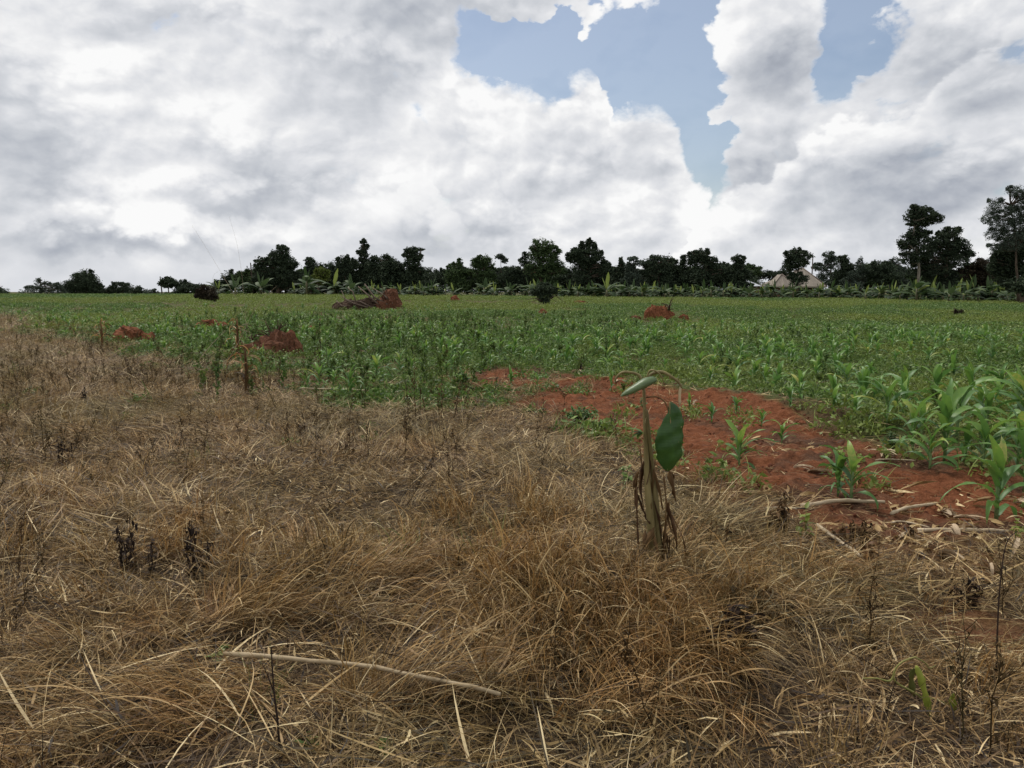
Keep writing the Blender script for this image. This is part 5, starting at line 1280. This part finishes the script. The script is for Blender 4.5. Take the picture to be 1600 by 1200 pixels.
    for i in range(26):
        x0 = r.choice([1000, 1008, 1020, 1041, 1046]) + r.normal(0, 3); y0 = r.uniform(690, 850); x1 = x0 + r.normal(3, 8); y1 = min(893, y0 + r.uniform(35, 110)); w = r.uniform(.003, .012)
        if x0 > 1033: y0 = max(y0, 736)
        n = 10; P_ = smooth_pts([q(x0, y0, r.uniform(-.05, .05)), q((x0 + x1) / 2 + r.normal(0, 4), (y0 + y1) / 2, r.uniform(-.07, .05)), q(x1, y1, r.uniform(-.06, .05))], n)
        solid_ribbon(P_, w * np.interp(np.linspace(0, 1, n), [0, .2, .7, 1], [.3, 1, .8, .3]) * r.uniform(.5, 1.4, n), (m_pdry, m_pdark, m_pdry)[i % 3], 'dead_leaf', o, side=(r.normal(1, .6), r.normal(0, .9), 0), ragged=.35, seed=20 + i, nx=4, cup=1.0, thick=.0012, twist=np.linspace(0, r.normal(0, 2.2), n))
    # loose fibres of dead leaf near the top
    A = Acc(); nb = 26
    b = np.array([q(r.uniform(1012, 1052), r.uniform(590, 640), r.uniform(-.05, .03)) for _ in range(nb)])
    A.add(*ribbons(b, r.uniform(0, 6.28, nb), r.uniform(-1.2, 0.4, nb), r.uniform(0.04, 0.13, nb), 0.0025, r.uniform(0, 1.5, nb), 5, r.normal(0, 1, nb), tone=r.uniform(.5, 1, nb)))
    link('leaf_fibre', A.mesh('leaf_fibre', m_straw), o)
    # small living side leaves left of the stem
    for i, (px, py, L) in enumerate([(992, 668, .09), (978, 674, .08), (990, 690, .07), (968, 700, .05)]):
        A = Acc(); A.add(*ribbons(np.array([q(1004, 676, -.02)]), [math.atan2(px - 1004, -2) if False else -1.2 - 0.3 * i], [0.5 - 0.3 * i], L, 0.035, 1.0, 7, fold=0.2, tone=0.6)); link('leaf', A.mesh('leaf', m_broad, True), o)
wilted_banana()

def heap_weeds(px, py, n, sp):
    out = [G(px + sp * rng.normal(), py + sp * 0.14 * abs(rng.normal())) for _ in range(n)]
    return [list(v) for v in out]
P = np.array(heap_weeds(420, 555, 60, 36) + heap_weeds(208, 535, 40, 30) + heap_weeds(332, 514, 26, 22) + heap_weeds(1035, 500, 30, 24) + heap_weeds(486, 522, 14, 12) + heap_weeds(580, 486, 40, 30) + heap_weeds(711, 471, 10, 8) + heap_weeds(848, 493, 12, 8))
n = len(P)
scatter('heap_weeds', bclumps + hclumps, P, rotz(rng.uniform(0, 6.28, n), .15), rng.uniform(.7, 1.5, n), rng.random(n) * .6, 'green weeds creeping up the feet of the red earth heaps', 'weeds')

# ------------------------------------------------------------------ broken stalks, husks and sticks on the ground
m_stalk = plain_mat('pale_dry_stalk', (0.26, 0.20, 0.12), (0.56, 0.46, 0.32), 9, 0.7, 0.25, 0, 0.4, 0.004, (0.3, 3, 3))
m_pdstick = plain_mat('weathered_stick', (0.22, 0.165, 0.095), (0.46, 0.37, 0.24), 9, 0.8, 0.2, 0, 0.4, 0.004, (0.3, 3, 3))
m_husk = plain_mat('dry_husk', (0.30, 0.21, 0.13), (0.60, 0.48, 0.33), 14, 0.8, 0.15, 0.15, 0.6, 0.004, (3, 0.4, 1))
def lying(nm, label, a, b, rad, mat_, cat='stalk', nodes=4, lift=0.02, seed=0, bend=0.03):
    A0, B0 = G(*a), G(*b); r = np.random.default_rng(seed + 50); n = 13
    o_ = (np.array(A0) + np.array(B0)) / 2; P_ = []
    for t in np.linspace(0, 1, n):
        x, y = A0.x + (B0.x - A0.x) * t, A0.y + (B0.y - A0.y) * t
        P_.append((x, y + bend * math.sin(t * 3.1) + r.normal(0, 0.002), 0))
    P_ = np.array(P_); za, zb = A0.z, B0.z
    gl = np.array([hz(p[0], p[1]) for p in P_]); P_[:, 2] = np.maximum(np.linspace(za, zb, n), gl) + lift + rad
    rr = rad * np.linspace(1, 0.7, n) * r.uniform(.9, 1.08, n)
    for i in range(1, n - 1, max(2, n // nodes)): rr[i] *= 1.22
    A = Acc(); add_tube(A, P_ - o_, rr, 8, 0.5)
    return tag(link(nm, A.mesh(nm, mat_, True), None, o_), label, cat)
lying('dry_stalk', 'thick pale broken stalk lying level in front of the maize pair', (1252, 800), (1382, 794), 0.017, m_stalk, seed=1, lift=0.03)
lying('dry_stalk', 'short pale stalk sloping up between the level stalk and the husks', (1392, 812), (1462, 796), 0.014, m_stalk, seed=2, lift=0.03)
lying('dry_stalk', 'yellow pale stalk slanting down below the dead brown weed heap', (1276, 832), (1345, 884), 0.013, m_stalk, seed=3, lift=0.04)
lying('dry_stalk', 'long stalk running to the right edge under the husk pile', (1425, 838), (1575, 838), 0.015, m_stalk, seed=4, lift=0.02)
lying('dry_stalk', 'thin bent stalk in front of the sloping one', (1392, 822), (1452, 830), 0.006, m_stalk, seed=5, bend=0.08)
lying('dry_stalk', 'pale stalk lying at the left edge of the field of view middle', (1195, 803), (1245, 803), 0.009, m_stalk, seed=15, lift=0.03)
tag(bpy.data.objects['dry_stalk.005'], 'short pale stalk just left of the thick broken one')
lying('dry_stick', 'long knotty pale stick lying through the grass at the bottom', (352, 1070), (782, 1142), 0.0095, m_pdstick, 'stick', 7, 0.125, 6, 0.05)
lying('dry_stick', 'pale stick lying level in weeds left of centre', (470, 620), (622, 626), 0.012, m_stalk, 'stick', 4, 0.12, 7)
lying('dry_stick', 'short pale stick by the crop edge left of centre', (540, 576), (572, 578), 0.018, m_stalk, 'stick', 3, 0.05, 8)
lying('dry_stick', 'thin pale stick in the weeds behind the dark seedlings at right', (1388, 638), (1440, 650), 0.010, m_stalk, 'stick', 3, 0.03, 9)
lying('dry_stick', 'topmost of the pale sticks in the crop near the right edge', (1485, 622), (1534, 618), 0.010, m_stalk, 'stick', 3, 0.03, 10)
lying('dry_stick', 'lower pale stick of the bunch near the right edge', (1500, 640), (1552, 626), 0.010, m_stalk, 'stick', 3, 0.03, 12)
lying('dry_stick', 'light stick in the crop above the bank crest', (1205, 588), (1232, 596), 0.012, m_stalk, 'stick', 3, 0.04, 13)
lying('dry_stick', 'grey pale splinter on the soil above the large plant', (1368, 722), (1440, 724), 0.007, m_stalk, 'stick', 3, 0.01, 14)

def husk(label, px, py, L, W_, az, n=6, spread=0.35, seed=0, up=0.25, nm='corn_husk'):
    g = G(px, py); r = np.random.default_rng(seed + 70)
    o = thing(nm, label, 'husk', (g.x, g.y, g.z + 0.015))
    for i in range(n):
        A = Acc(); v, f, t = ribbons(np.array([[0, 0, r.uniform(0, .02)]]), [az + r.normal(0, spread)], [up + r.normal(0, .15)], L * r.uniform(.7, 1.1), W_ * r.uniform(.6, 1.1), up * 2 + r.uniform(0, .6), 8, r.normal(0, .3), r.normal(0, .8), zmin=0.0, fold=0.5, taper=.8)
        A.add(v, f, t); link('bract', A.mesh('bract', m_husk, True), o)
    return o
husk('flat torn husk lying alone below the sloping stalk', 1405, 848, .19, .05, 1.45, 5, .12, 1, .1)
husk('crumpled husk with a dark opening nearest the camera', 1468, 872, .17, .05, 2.6, 7, .3, 2, .5)
husk('top husk of the pile beside the largest maize plant', 1470, 806, .12, .045, 2.0, 5, .4, 3, .4)
husk('standing pale husk in the middle of the pile', 1496, 846, .13, .04, -.2, 6, .35, 4, .9)
husk('husk splayed to the right of the pile', 1490, 815, .22, .03, 2.0, 7, .3, 5, .3)
husk('small splayed husk above the maize pair on red soil', 1376, 712, .16, .03, 3.0, 8, .8, 6, .3)
husk('pale pointed husk left of the maize pair', 1240, 735, .20, .03, 2.0, 4, .15, 7, .4)
husk('husk strip lying behind the left maize plant of the pair', 1262, 742, .22, .05, 1.9, 4, .2, 8, .2)
husk('pinkish upright husk right of the hanging banana leaf', 1083, 636, .16, .03, .6, 3, .2, 9, .9)
husk('white husk scrap beside the lone yellowish maize', 1142, 672, .12, .05, 1.8, 4, .5, 10, .4)
husk('narrow pale husk standing near the bottom right edge', 1550, 905, .14, .022, .2, 2, .15, 11, 1.2)
husk('husk leaning at the right edge of the pile', 1580, 880, .26, .03, .7, 3, .2, 12, .7)
husk('pale husk curl on the far red strip', 1090 - 130, 600, .2, .04, 1.0, 4, .5, 13, .4)
husk('pale husk heap behind the far red strip', 893, 585, .3, .05, 1.0, 6, .9, 14, .7)
husk('husk strips under the large plant at the right edge', 1583, 790, .2, .03, 2.6, 6, .5, 15, .5)

# ------------------------------------------------------------------ dead dark weeds that stand out
m_black = blade_mat('blackened_leaf', [(0.0, (0.010, 0.007, 0.006)), (0.6, (0.032, 0.022, 0.017)), (1.0, (0.10, 0.075, 0.06))], 0.05, 0.85, 0.1)
def dead_weed(label, px, base, top, n=4, spread=18, dens=26, seed=0, mat_=None, ls=0.035, nm='dead_weed', thick=0.004):
    g = G(px, base); k = g.y / FPX; H = (base - top) * k; r = np.random.default_rng(seed + 90)
    o = thing(nm, label, 'dead weed', g)
    for i in range(n):
        h = H * (1 if i == 0 else r.uniform(.45, .9)); x = (0 if i == 0 else r.uniform(-1, 1) * spread * k)
        zz = np.linspace(0, 1, 8); P_ = np.stack([x + x * .5 * zz + r.normal(0, .004, 8), r.uniform(-1, 1) * spread * k * .4 + r.normal(0, .004, 8), zz * h], 1)
        A = Acc(); add_tube(A, P_, np.linspace(thick, thick * .3, 8), 5, .3)
        m_ = int(dens * h / 0.3)
        t = r.uniform(.08, .97, m_); lp = np.stack([np.interp(t, zz, P_[:, c]) for c in range(3)], 1) + r.normal(0, .012, (m_, 3))
        A.add(*ribbons(lp, r.uniform(0, 6.28, m_), r.uniform(-1.5, .3, m_), r.uniform(.6, 1.6, m_) * ls, r.uniform(.25, .6, m_) * ls, r.uniform(.2, 2, m_), 4, r.normal(0, .8, m_), r.normal(0, 1.5, m_), tone=np.clip(r.normal(.4, .25, m_), 0, 1), taper=.7))
        link('stem', A.mesh('stem', mat_ or m_black), o)
    return o
dead_weed('leftmost blackened weed of the three in the left foreground', 208, 898, 800, 5, 18, 26, 1, ls=.032)
dead_weed('thin blackened weed between the two thick ones at left', 240, 903, 838, 2, 5, 26, 2, ls=.032)
dead_weed('thickest blackened weed right of the pair in the left foreground', 302, 906, 800, 6, 20, 26, 3, ls=.034)
dead_weed('small dark weed left in the middle distance of the dry grass', 95, 735, 678, 3, 12, 30, 4)
dead_weed('dark weed head near the top left of the dry grass', 132, 632, 602, 2, 6, 24, 5, ls=.05)
dead_weed('dark curled plant remains in the hollow right of the straw heap', 1145, 1052, 940, 12, 30, 80, 6, ls=.06)
dead_weed('black drooping dead plant in front of the crumpled husk', 1510, 955, 890, 4, 16, 50, 7, ls=.035)
dead_weed('dark shrivelled weed left of the thick broken stalk', 1222, 842, 762, 6, 26, 44, 8, m_weed, .04)
dead_weed('heap of dead brown weeds under the thick broken stalk', 1350, 850, 806, 9, 52, 70, 9, m_weed, .045)
dead_weed('dry brown weed row above the lettering height, left part', 690, 660, 585, 7, 40, 20, 10, m_weed, .03)
tag(bpy.data.objects['dead_weed.009'], 'dense dark brown weeds standing left of the green weed patch')
dead_weed('dark weed with bare twigs left of the dense brown weeds', 545, 720, 640, 4, 26, 10, 11, m_weed, .03)
dead_weed('tall thin dark weed in the middle of the brown weeds', 648, 665, 560, 3, 12, 12, 12, m_weed, .04)
dead_weed('small black stump of weed on the far red strip', 907, 585, 556, 3, 3, 60, 13, ls=.05, thick=.012)
dead_weed('charcoal dark weed in the crop left of the far red strip', 502, 600, 480, 2, 5, 5, 14, m_weed, .05)
dead_weed('dark weed right of the wilted banana in the straw', 1110, 880, 800, 5, 30, 20, 15, m_weed, .03)
dead_weed('seed head weed standing by the curled green plant', 1493, 1080, 985, 1, 3, 10, 16, ls=.03)
dead_weed('dry forked stem leaning at the lower left of the stick', 283, 1135, 1060, 1, 3, 2, 17, ls=.02)

m_dstem = plain_mat('dark_stem', (0.012, 0.008, 0.006), (0.045, 0.028, 0.02), 30, 0.8, 0.2)
def bare_stem(label, pts, rad, mat_=m_dstem, twigs=(), nm='dead_stalk', cat='dead stalk', Yoff=0.0):
    g = G(*pts[0]); Y = g.y; q = lambda px, py, t: np.array(at(px, py, Y + Yoff * t)) - np.array(g)
    n = len(pts); P_ = smooth_pts([q(px, py, i / (n - 1)) for i, (px, py) in enumerate(pts)], 16)
    o = thing(nm, label, cat, g)
    A = Acc(); add_tube(A, P_, np.linspace(rad, rad * .35, 16), 6); link('stalk', A.mesh('stalk', mat_, True), o)
    for tw in twigs:
        P_ = smooth_pts([q(px, py, .5) for px, py in tw], 8); A = Acc(); add_tube(A, P_, np.linspace(rad * .6, rad * .2, 8), 5); link('twig', A.mesh('twig', mat_, True), o)
    return o
bare_stem('dark upright stem crossing the bottom edge left of centre', [(439, 1198), (434, 1130), (428, 1080), (425, 1035), (424, 1010)], .0045, twigs=[[(427, 1080), (418, 1055), (410, 1038)], [(434, 1130), (420, 1112), (404, 1100)], [(437, 1170), (450, 1150), (458, 1146)]])
bare_stem('thin dark upright stem near the right edge of the foreground', [(1556, 1075), (1558, 1000), (1562, 920), (1572, 850), (1590, 830)], .004)
bare_stem('short dark stem amid straw right of the wilted banana', [(1372, 905), (1373, 870), (1374, 835)], .0035)
bare_stem('long dark twig slanting across the straw near the lower right', [(1440, 1095), (1400, 1065), (1345, 1028), (1290, 1005)], .003)
m_gstem = plain_mat('green_stem', (0.05, 0.07, 0.025), (0.12, 0.14, 0.05), 20, 0.7, 0.2)
bare_stem('tall thin leafy stem standing before the crop right of the largest heap', [(514, 600), (511, 560), (508, 520), (507, 470)], .008, m_gstem)
bare_stem('left of the two tall thin grass stalks against the sky', [(400, 560), (380, 490), (345, 425), (300, 352)], .0032, m_stalk, nm='grass_stalk', cat='grass stalk', twigs=[[(341, 424), (333, 432), (327, 462)]])
bare_stem('right of the two tall thin grass stalks against the sky', [(386, 540), (381, 460), (372, 390), (358, 338)], .0032, m_stalk, nm='grass_stalk', cat='grass stalk')
bare_stem('arching pale grass stalk rising over the left crop edge', [(335, 600), (375, 530), (400, 480), (432, 447)], .004, m_stalk, nm='grass_stalk', cat='grass stalk')
bare_stem('dry pale cane leaning over the left red heap', [(182, 526), (195, 514), (218, 498)], .018, m_stalk, nm='dry_cane', cat='cane')
bare_stem('long pale bent grass stalk left of the bundled dead clump', [(300, 580), (322, 548), (352, 516)], .009, m_stalk, nm='grass_stalk', cat='grass stalk')
bare_stem('lone tall pale grass stem in the left foreground', [(336, 870), (338, 800), (337, 745), (331, 715)], .0025, m_stalk, nm='grass_stalk', cat='grass stalk')

def dead_bundle(label, px, base, top, wpx, seed):
    g = G(px, base); k = g.y / FPX; H = (base - top) * k; r = np.random.default_rng(seed); n = 34
    o = thing('dead_bundle', label, 'dead plant', g)
    A = Acc(); b = disc(n, wpx * k * .3, r); b[:, 2] = r.uniform(.3, .95, n) * H
    A.add(*ribbons(b, r.uniform(0, 6.28, n), r.uniform(0.2, 1.3, n), r.uniform(.25, .6, n) * H, r.uniform(.012, .03, n), r.uniform(2.2, 3.4, n), 7, r.normal(0, .5, n), r.normal(0, 1.5, n), zmin=0, tone=np.clip(r.normal(.45, .2, n), 0, 1)))
    link('leaf_mass', A.mesh('leaf_mass', m_rust), o)
    A = Acc(); add_tube(A, [(0, 0, 0), (.01, 0, H * .5), (0, 0, H)], [.035, .03, .012], 7); link('stalk', A.mesh('stalk', m_pdry, True), o)
dead_bundle('orange brown hanging dead plant in front of the largest heap', 386, 625, 545, 26, 1)
dead_bundle('dark brown dead plant at the left crop edge beside the left heap', 160, 545, 500, 16, 2)
dead_bundle('thin brown dead plant standing between heap and bundle', 372, 560, 500, 12, 3)
dead_bundle('short brown broken stub of plant under the yellow stalk', 1355, 900, 845, 14, 4)

# ------------------------------------------------------------------ living weeds that stand out in the dry grass
def leafy(label, px, base, w, h, n, ls, mat_, seed, tone=.5, nm='green_weed', asp=.45):
    g = G(px, base); k = g.y / FPX; r = np.random.default_rng(seed + 300)
    o = thing(nm, label, 'weed', g)
    S_, L_ = Acc(), Acc()
    ns = max(4, n // 14)
    for i in range(ns):
        a = r.uniform(0, 6.28); d = r.random() ** .6 * w * k / 2; e = np.array([math.cos(a) * d, math.sin(a) * d, h * k * r.uniform(.45, 1) * (1 - .4 * d / (w * k / 2))])
        P_ = np.array([(0, 0, 0), e * .5 + [0, 0, h * k * .12], e]); add_tube(S_, P_, [.003, .0025, .0012], 4, .4)
        m_ = n // ns; t = r.uniform(.25, 1, m_); lp = np.stack([np.interp(t, [0, .5, 1], P_[:, c]) for c in range(3)], 1)
        L_.add(*ribbons(lp, r.uniform(0, 6.28, m_), r.uniform(-.2, .9, m_), ls * r.uniform(.6, 1.3, m_), ls * asp, r.uniform(.3, 1.4, m_), 4, r.normal(0, .3, m_), fold=.25, tone=np.clip(r.normal(tone, .17, m_), 0, 1)))
    link('stem', S_.mesh('stem', mat_), o); link('foliage', L_.mesh('foliage', mat_), o)
m_fresh = blade_mat('fresh_weed_leaf', [(0.0, (0.03, 0.07, 0.02)), (0.5, (0.07, 0.15, 0.035)), (1.0, (0.17, 0.26, 0.06))], 0.3, 0.55, 0.3)
m_lime = blade_mat('lime_leaf', [(0.0, (0.09, 0.12, 0.02)), (0.5, (0.20, 0.25, 0.04)), (1.0, (0.36, 0.40, 0.09))], 0.35, 0.5, 0.3)
leafy('bushy green weed on the soil left of the wilted banana', 905, 665, 70, 44, 420, .06, m_fresh, 1)
leafy('grey green weed spreading right of the bushy one', 940, 672, 50, 22, 160, .06, m_broad, 2, .65)
leafy('dark leafy weed patch between the maize pair and middle plants', 1395, 705, 60, 34, 300, .045, m_broad, 3, .3)
leafy('bright green feathery weed in straw right of bottom centre', 802, 1016, 48, 40, 300, .02, m_fresh, 4, .5, asp=.3)
leafy('faint green feathery weed below the straw heap', 1066, 1125, 44, 40, 220, .018, m_fresh, 5, .3, asp=.3)
leafy('small green seedling with round leaves near the bottom stick', 595, 1175, 30, 28, 16, .035, m_broad, 6, .8, asp=.8)
leafy('pale round leaved seedling above the bottom stick', 345, 1032, 60, 26, 30, .03, m_broad, 7, .85, asp=.8)
leafy('grey green sprig beside the dark stem at the bottom', 480, 1170, 40, 26, 18, .03, m_broad, 8, .8, asp=.8)
leafy('yellow green weed under the left end of the thick stalk', 1258, 850, 34, 64, 24, .055, m_lime, 9, .35, asp=.55)
leafy('little yellow green weed left of the dark shrivelled one', 1205, 835, 20, 20, 12, .04, m_lime, 10, .4, asp=.6)
leafy('yellow green leaves at the right edge of the foreground', 1585, 850, 60, 60, 30, .04, m_lime, 11, .4, asp=.7)
leafy('young green shoots at the crop edge right of the largest heap', 520, 600, 60, 60, 160, .12, m_fresh, 12, .6, asp=.3)
leafy('lime green shoots left of the far red strip', 725, 606, 70, 34, 120, .12, m_fresh, 13, .7, asp=.35)
leafy('green weed on the crop edge below the largest heap', 430, 575, 60, 30, 120, .09, m_broad, 14, .7)
leafy('yellow leaved weed left of the wilted banana stem', 975, 770, 44, 74, 60, .05, m_broad, 15, .8, asp=.4)
leafy('green dwarf weed by the banana plant and bank', 1000, 640, 50, 20, 60, .05, m_fresh, 16, .5)

def curled_plant():
    g = G(1455, 1120); Y = g.y; q = lambda px, py, dy=0.0: np.array(at(px, py, Y + dy)) - np.array(g)
    o = thing('curled_weed', 'curling yellow green plant with twisted leaf in the lower right grass', 'weed', g)
    for nm, pts, rd in (('stem', [(1455, 1118), (1440, 1090), (1400, 1066), (1398, 1048), (1410, 1034), (1432, 1026)], .005), ('tendril', [(1398, 1052), (1390, 1064), (1370, 1060), (1348, 1060)], .0045), ('tendril', [(1432, 1028), (1446, 1036), (1452, 1044), (1462, 1040)], .003), ('tendril', [(1436, 1090), (1452, 1090), (1480, 1100), (1492, 1115)], .0025)):
        P_ = smooth_pts([q(*p) for p in pts], 18); A = Acc(); add_tube(A, P_, np.linspace(rd, rd * .5, 18), 6); link(nm, A.mesh(nm, m_gpl, True), o)
    n = 14; w = np.interp(np.linspace(0, 1, n), [0, .15, .4, .5, .75, 1], [.003, .011, .013, .008, .017, .002])
    solid_ribbon(smooth_pts([q(1432, 1040, -.02), q(1440, 1065, -.03), q(1448, 1092, -.03), q(1456, 1124, -.02)], n), w, m_gleaf, 'leaf', o, ragged=.12, seed=3, cup=.5, twist=np.linspace(-.5, .7, n))
    solid_ribbon(smooth_pts([q(1428, 1044, .03), q(1424, 1062, .03), q(1428, 1088, .02)], n), w * .8, m_gleaf2, 'leaf', o, ragged=.12, seed=6, cup=.5)
    solid_ribbon(smooth_pts([q(1492, 1110, 0), q(1488, 1096, 0), q(1490, 1084, 0)], 8), np.array([.004, .012, .016, .014, .012, .009, .006, .002]), m_gleaf, 'leaf', o, seed=7)
m_gpl = plain_mat('curled_stem', (0.12, 0.13, 0.03), (0.27, 0.25, 0.08), 14, 0.6, 0.3, 0.1)
m_gleaf = plain_mat('curled_leaf', (0.20, 0.25, 0.03), (0.38, 0.42, 0.08), 16, 0.5, 0.3, 0.3)
m_gleaf2 = plain_mat('dull_curled_leaf', (0.07, 0.08, 0.02), (0.15, 0.15, 0.04), 16, 0.6, 0.2, 0.3)
curled_plant()
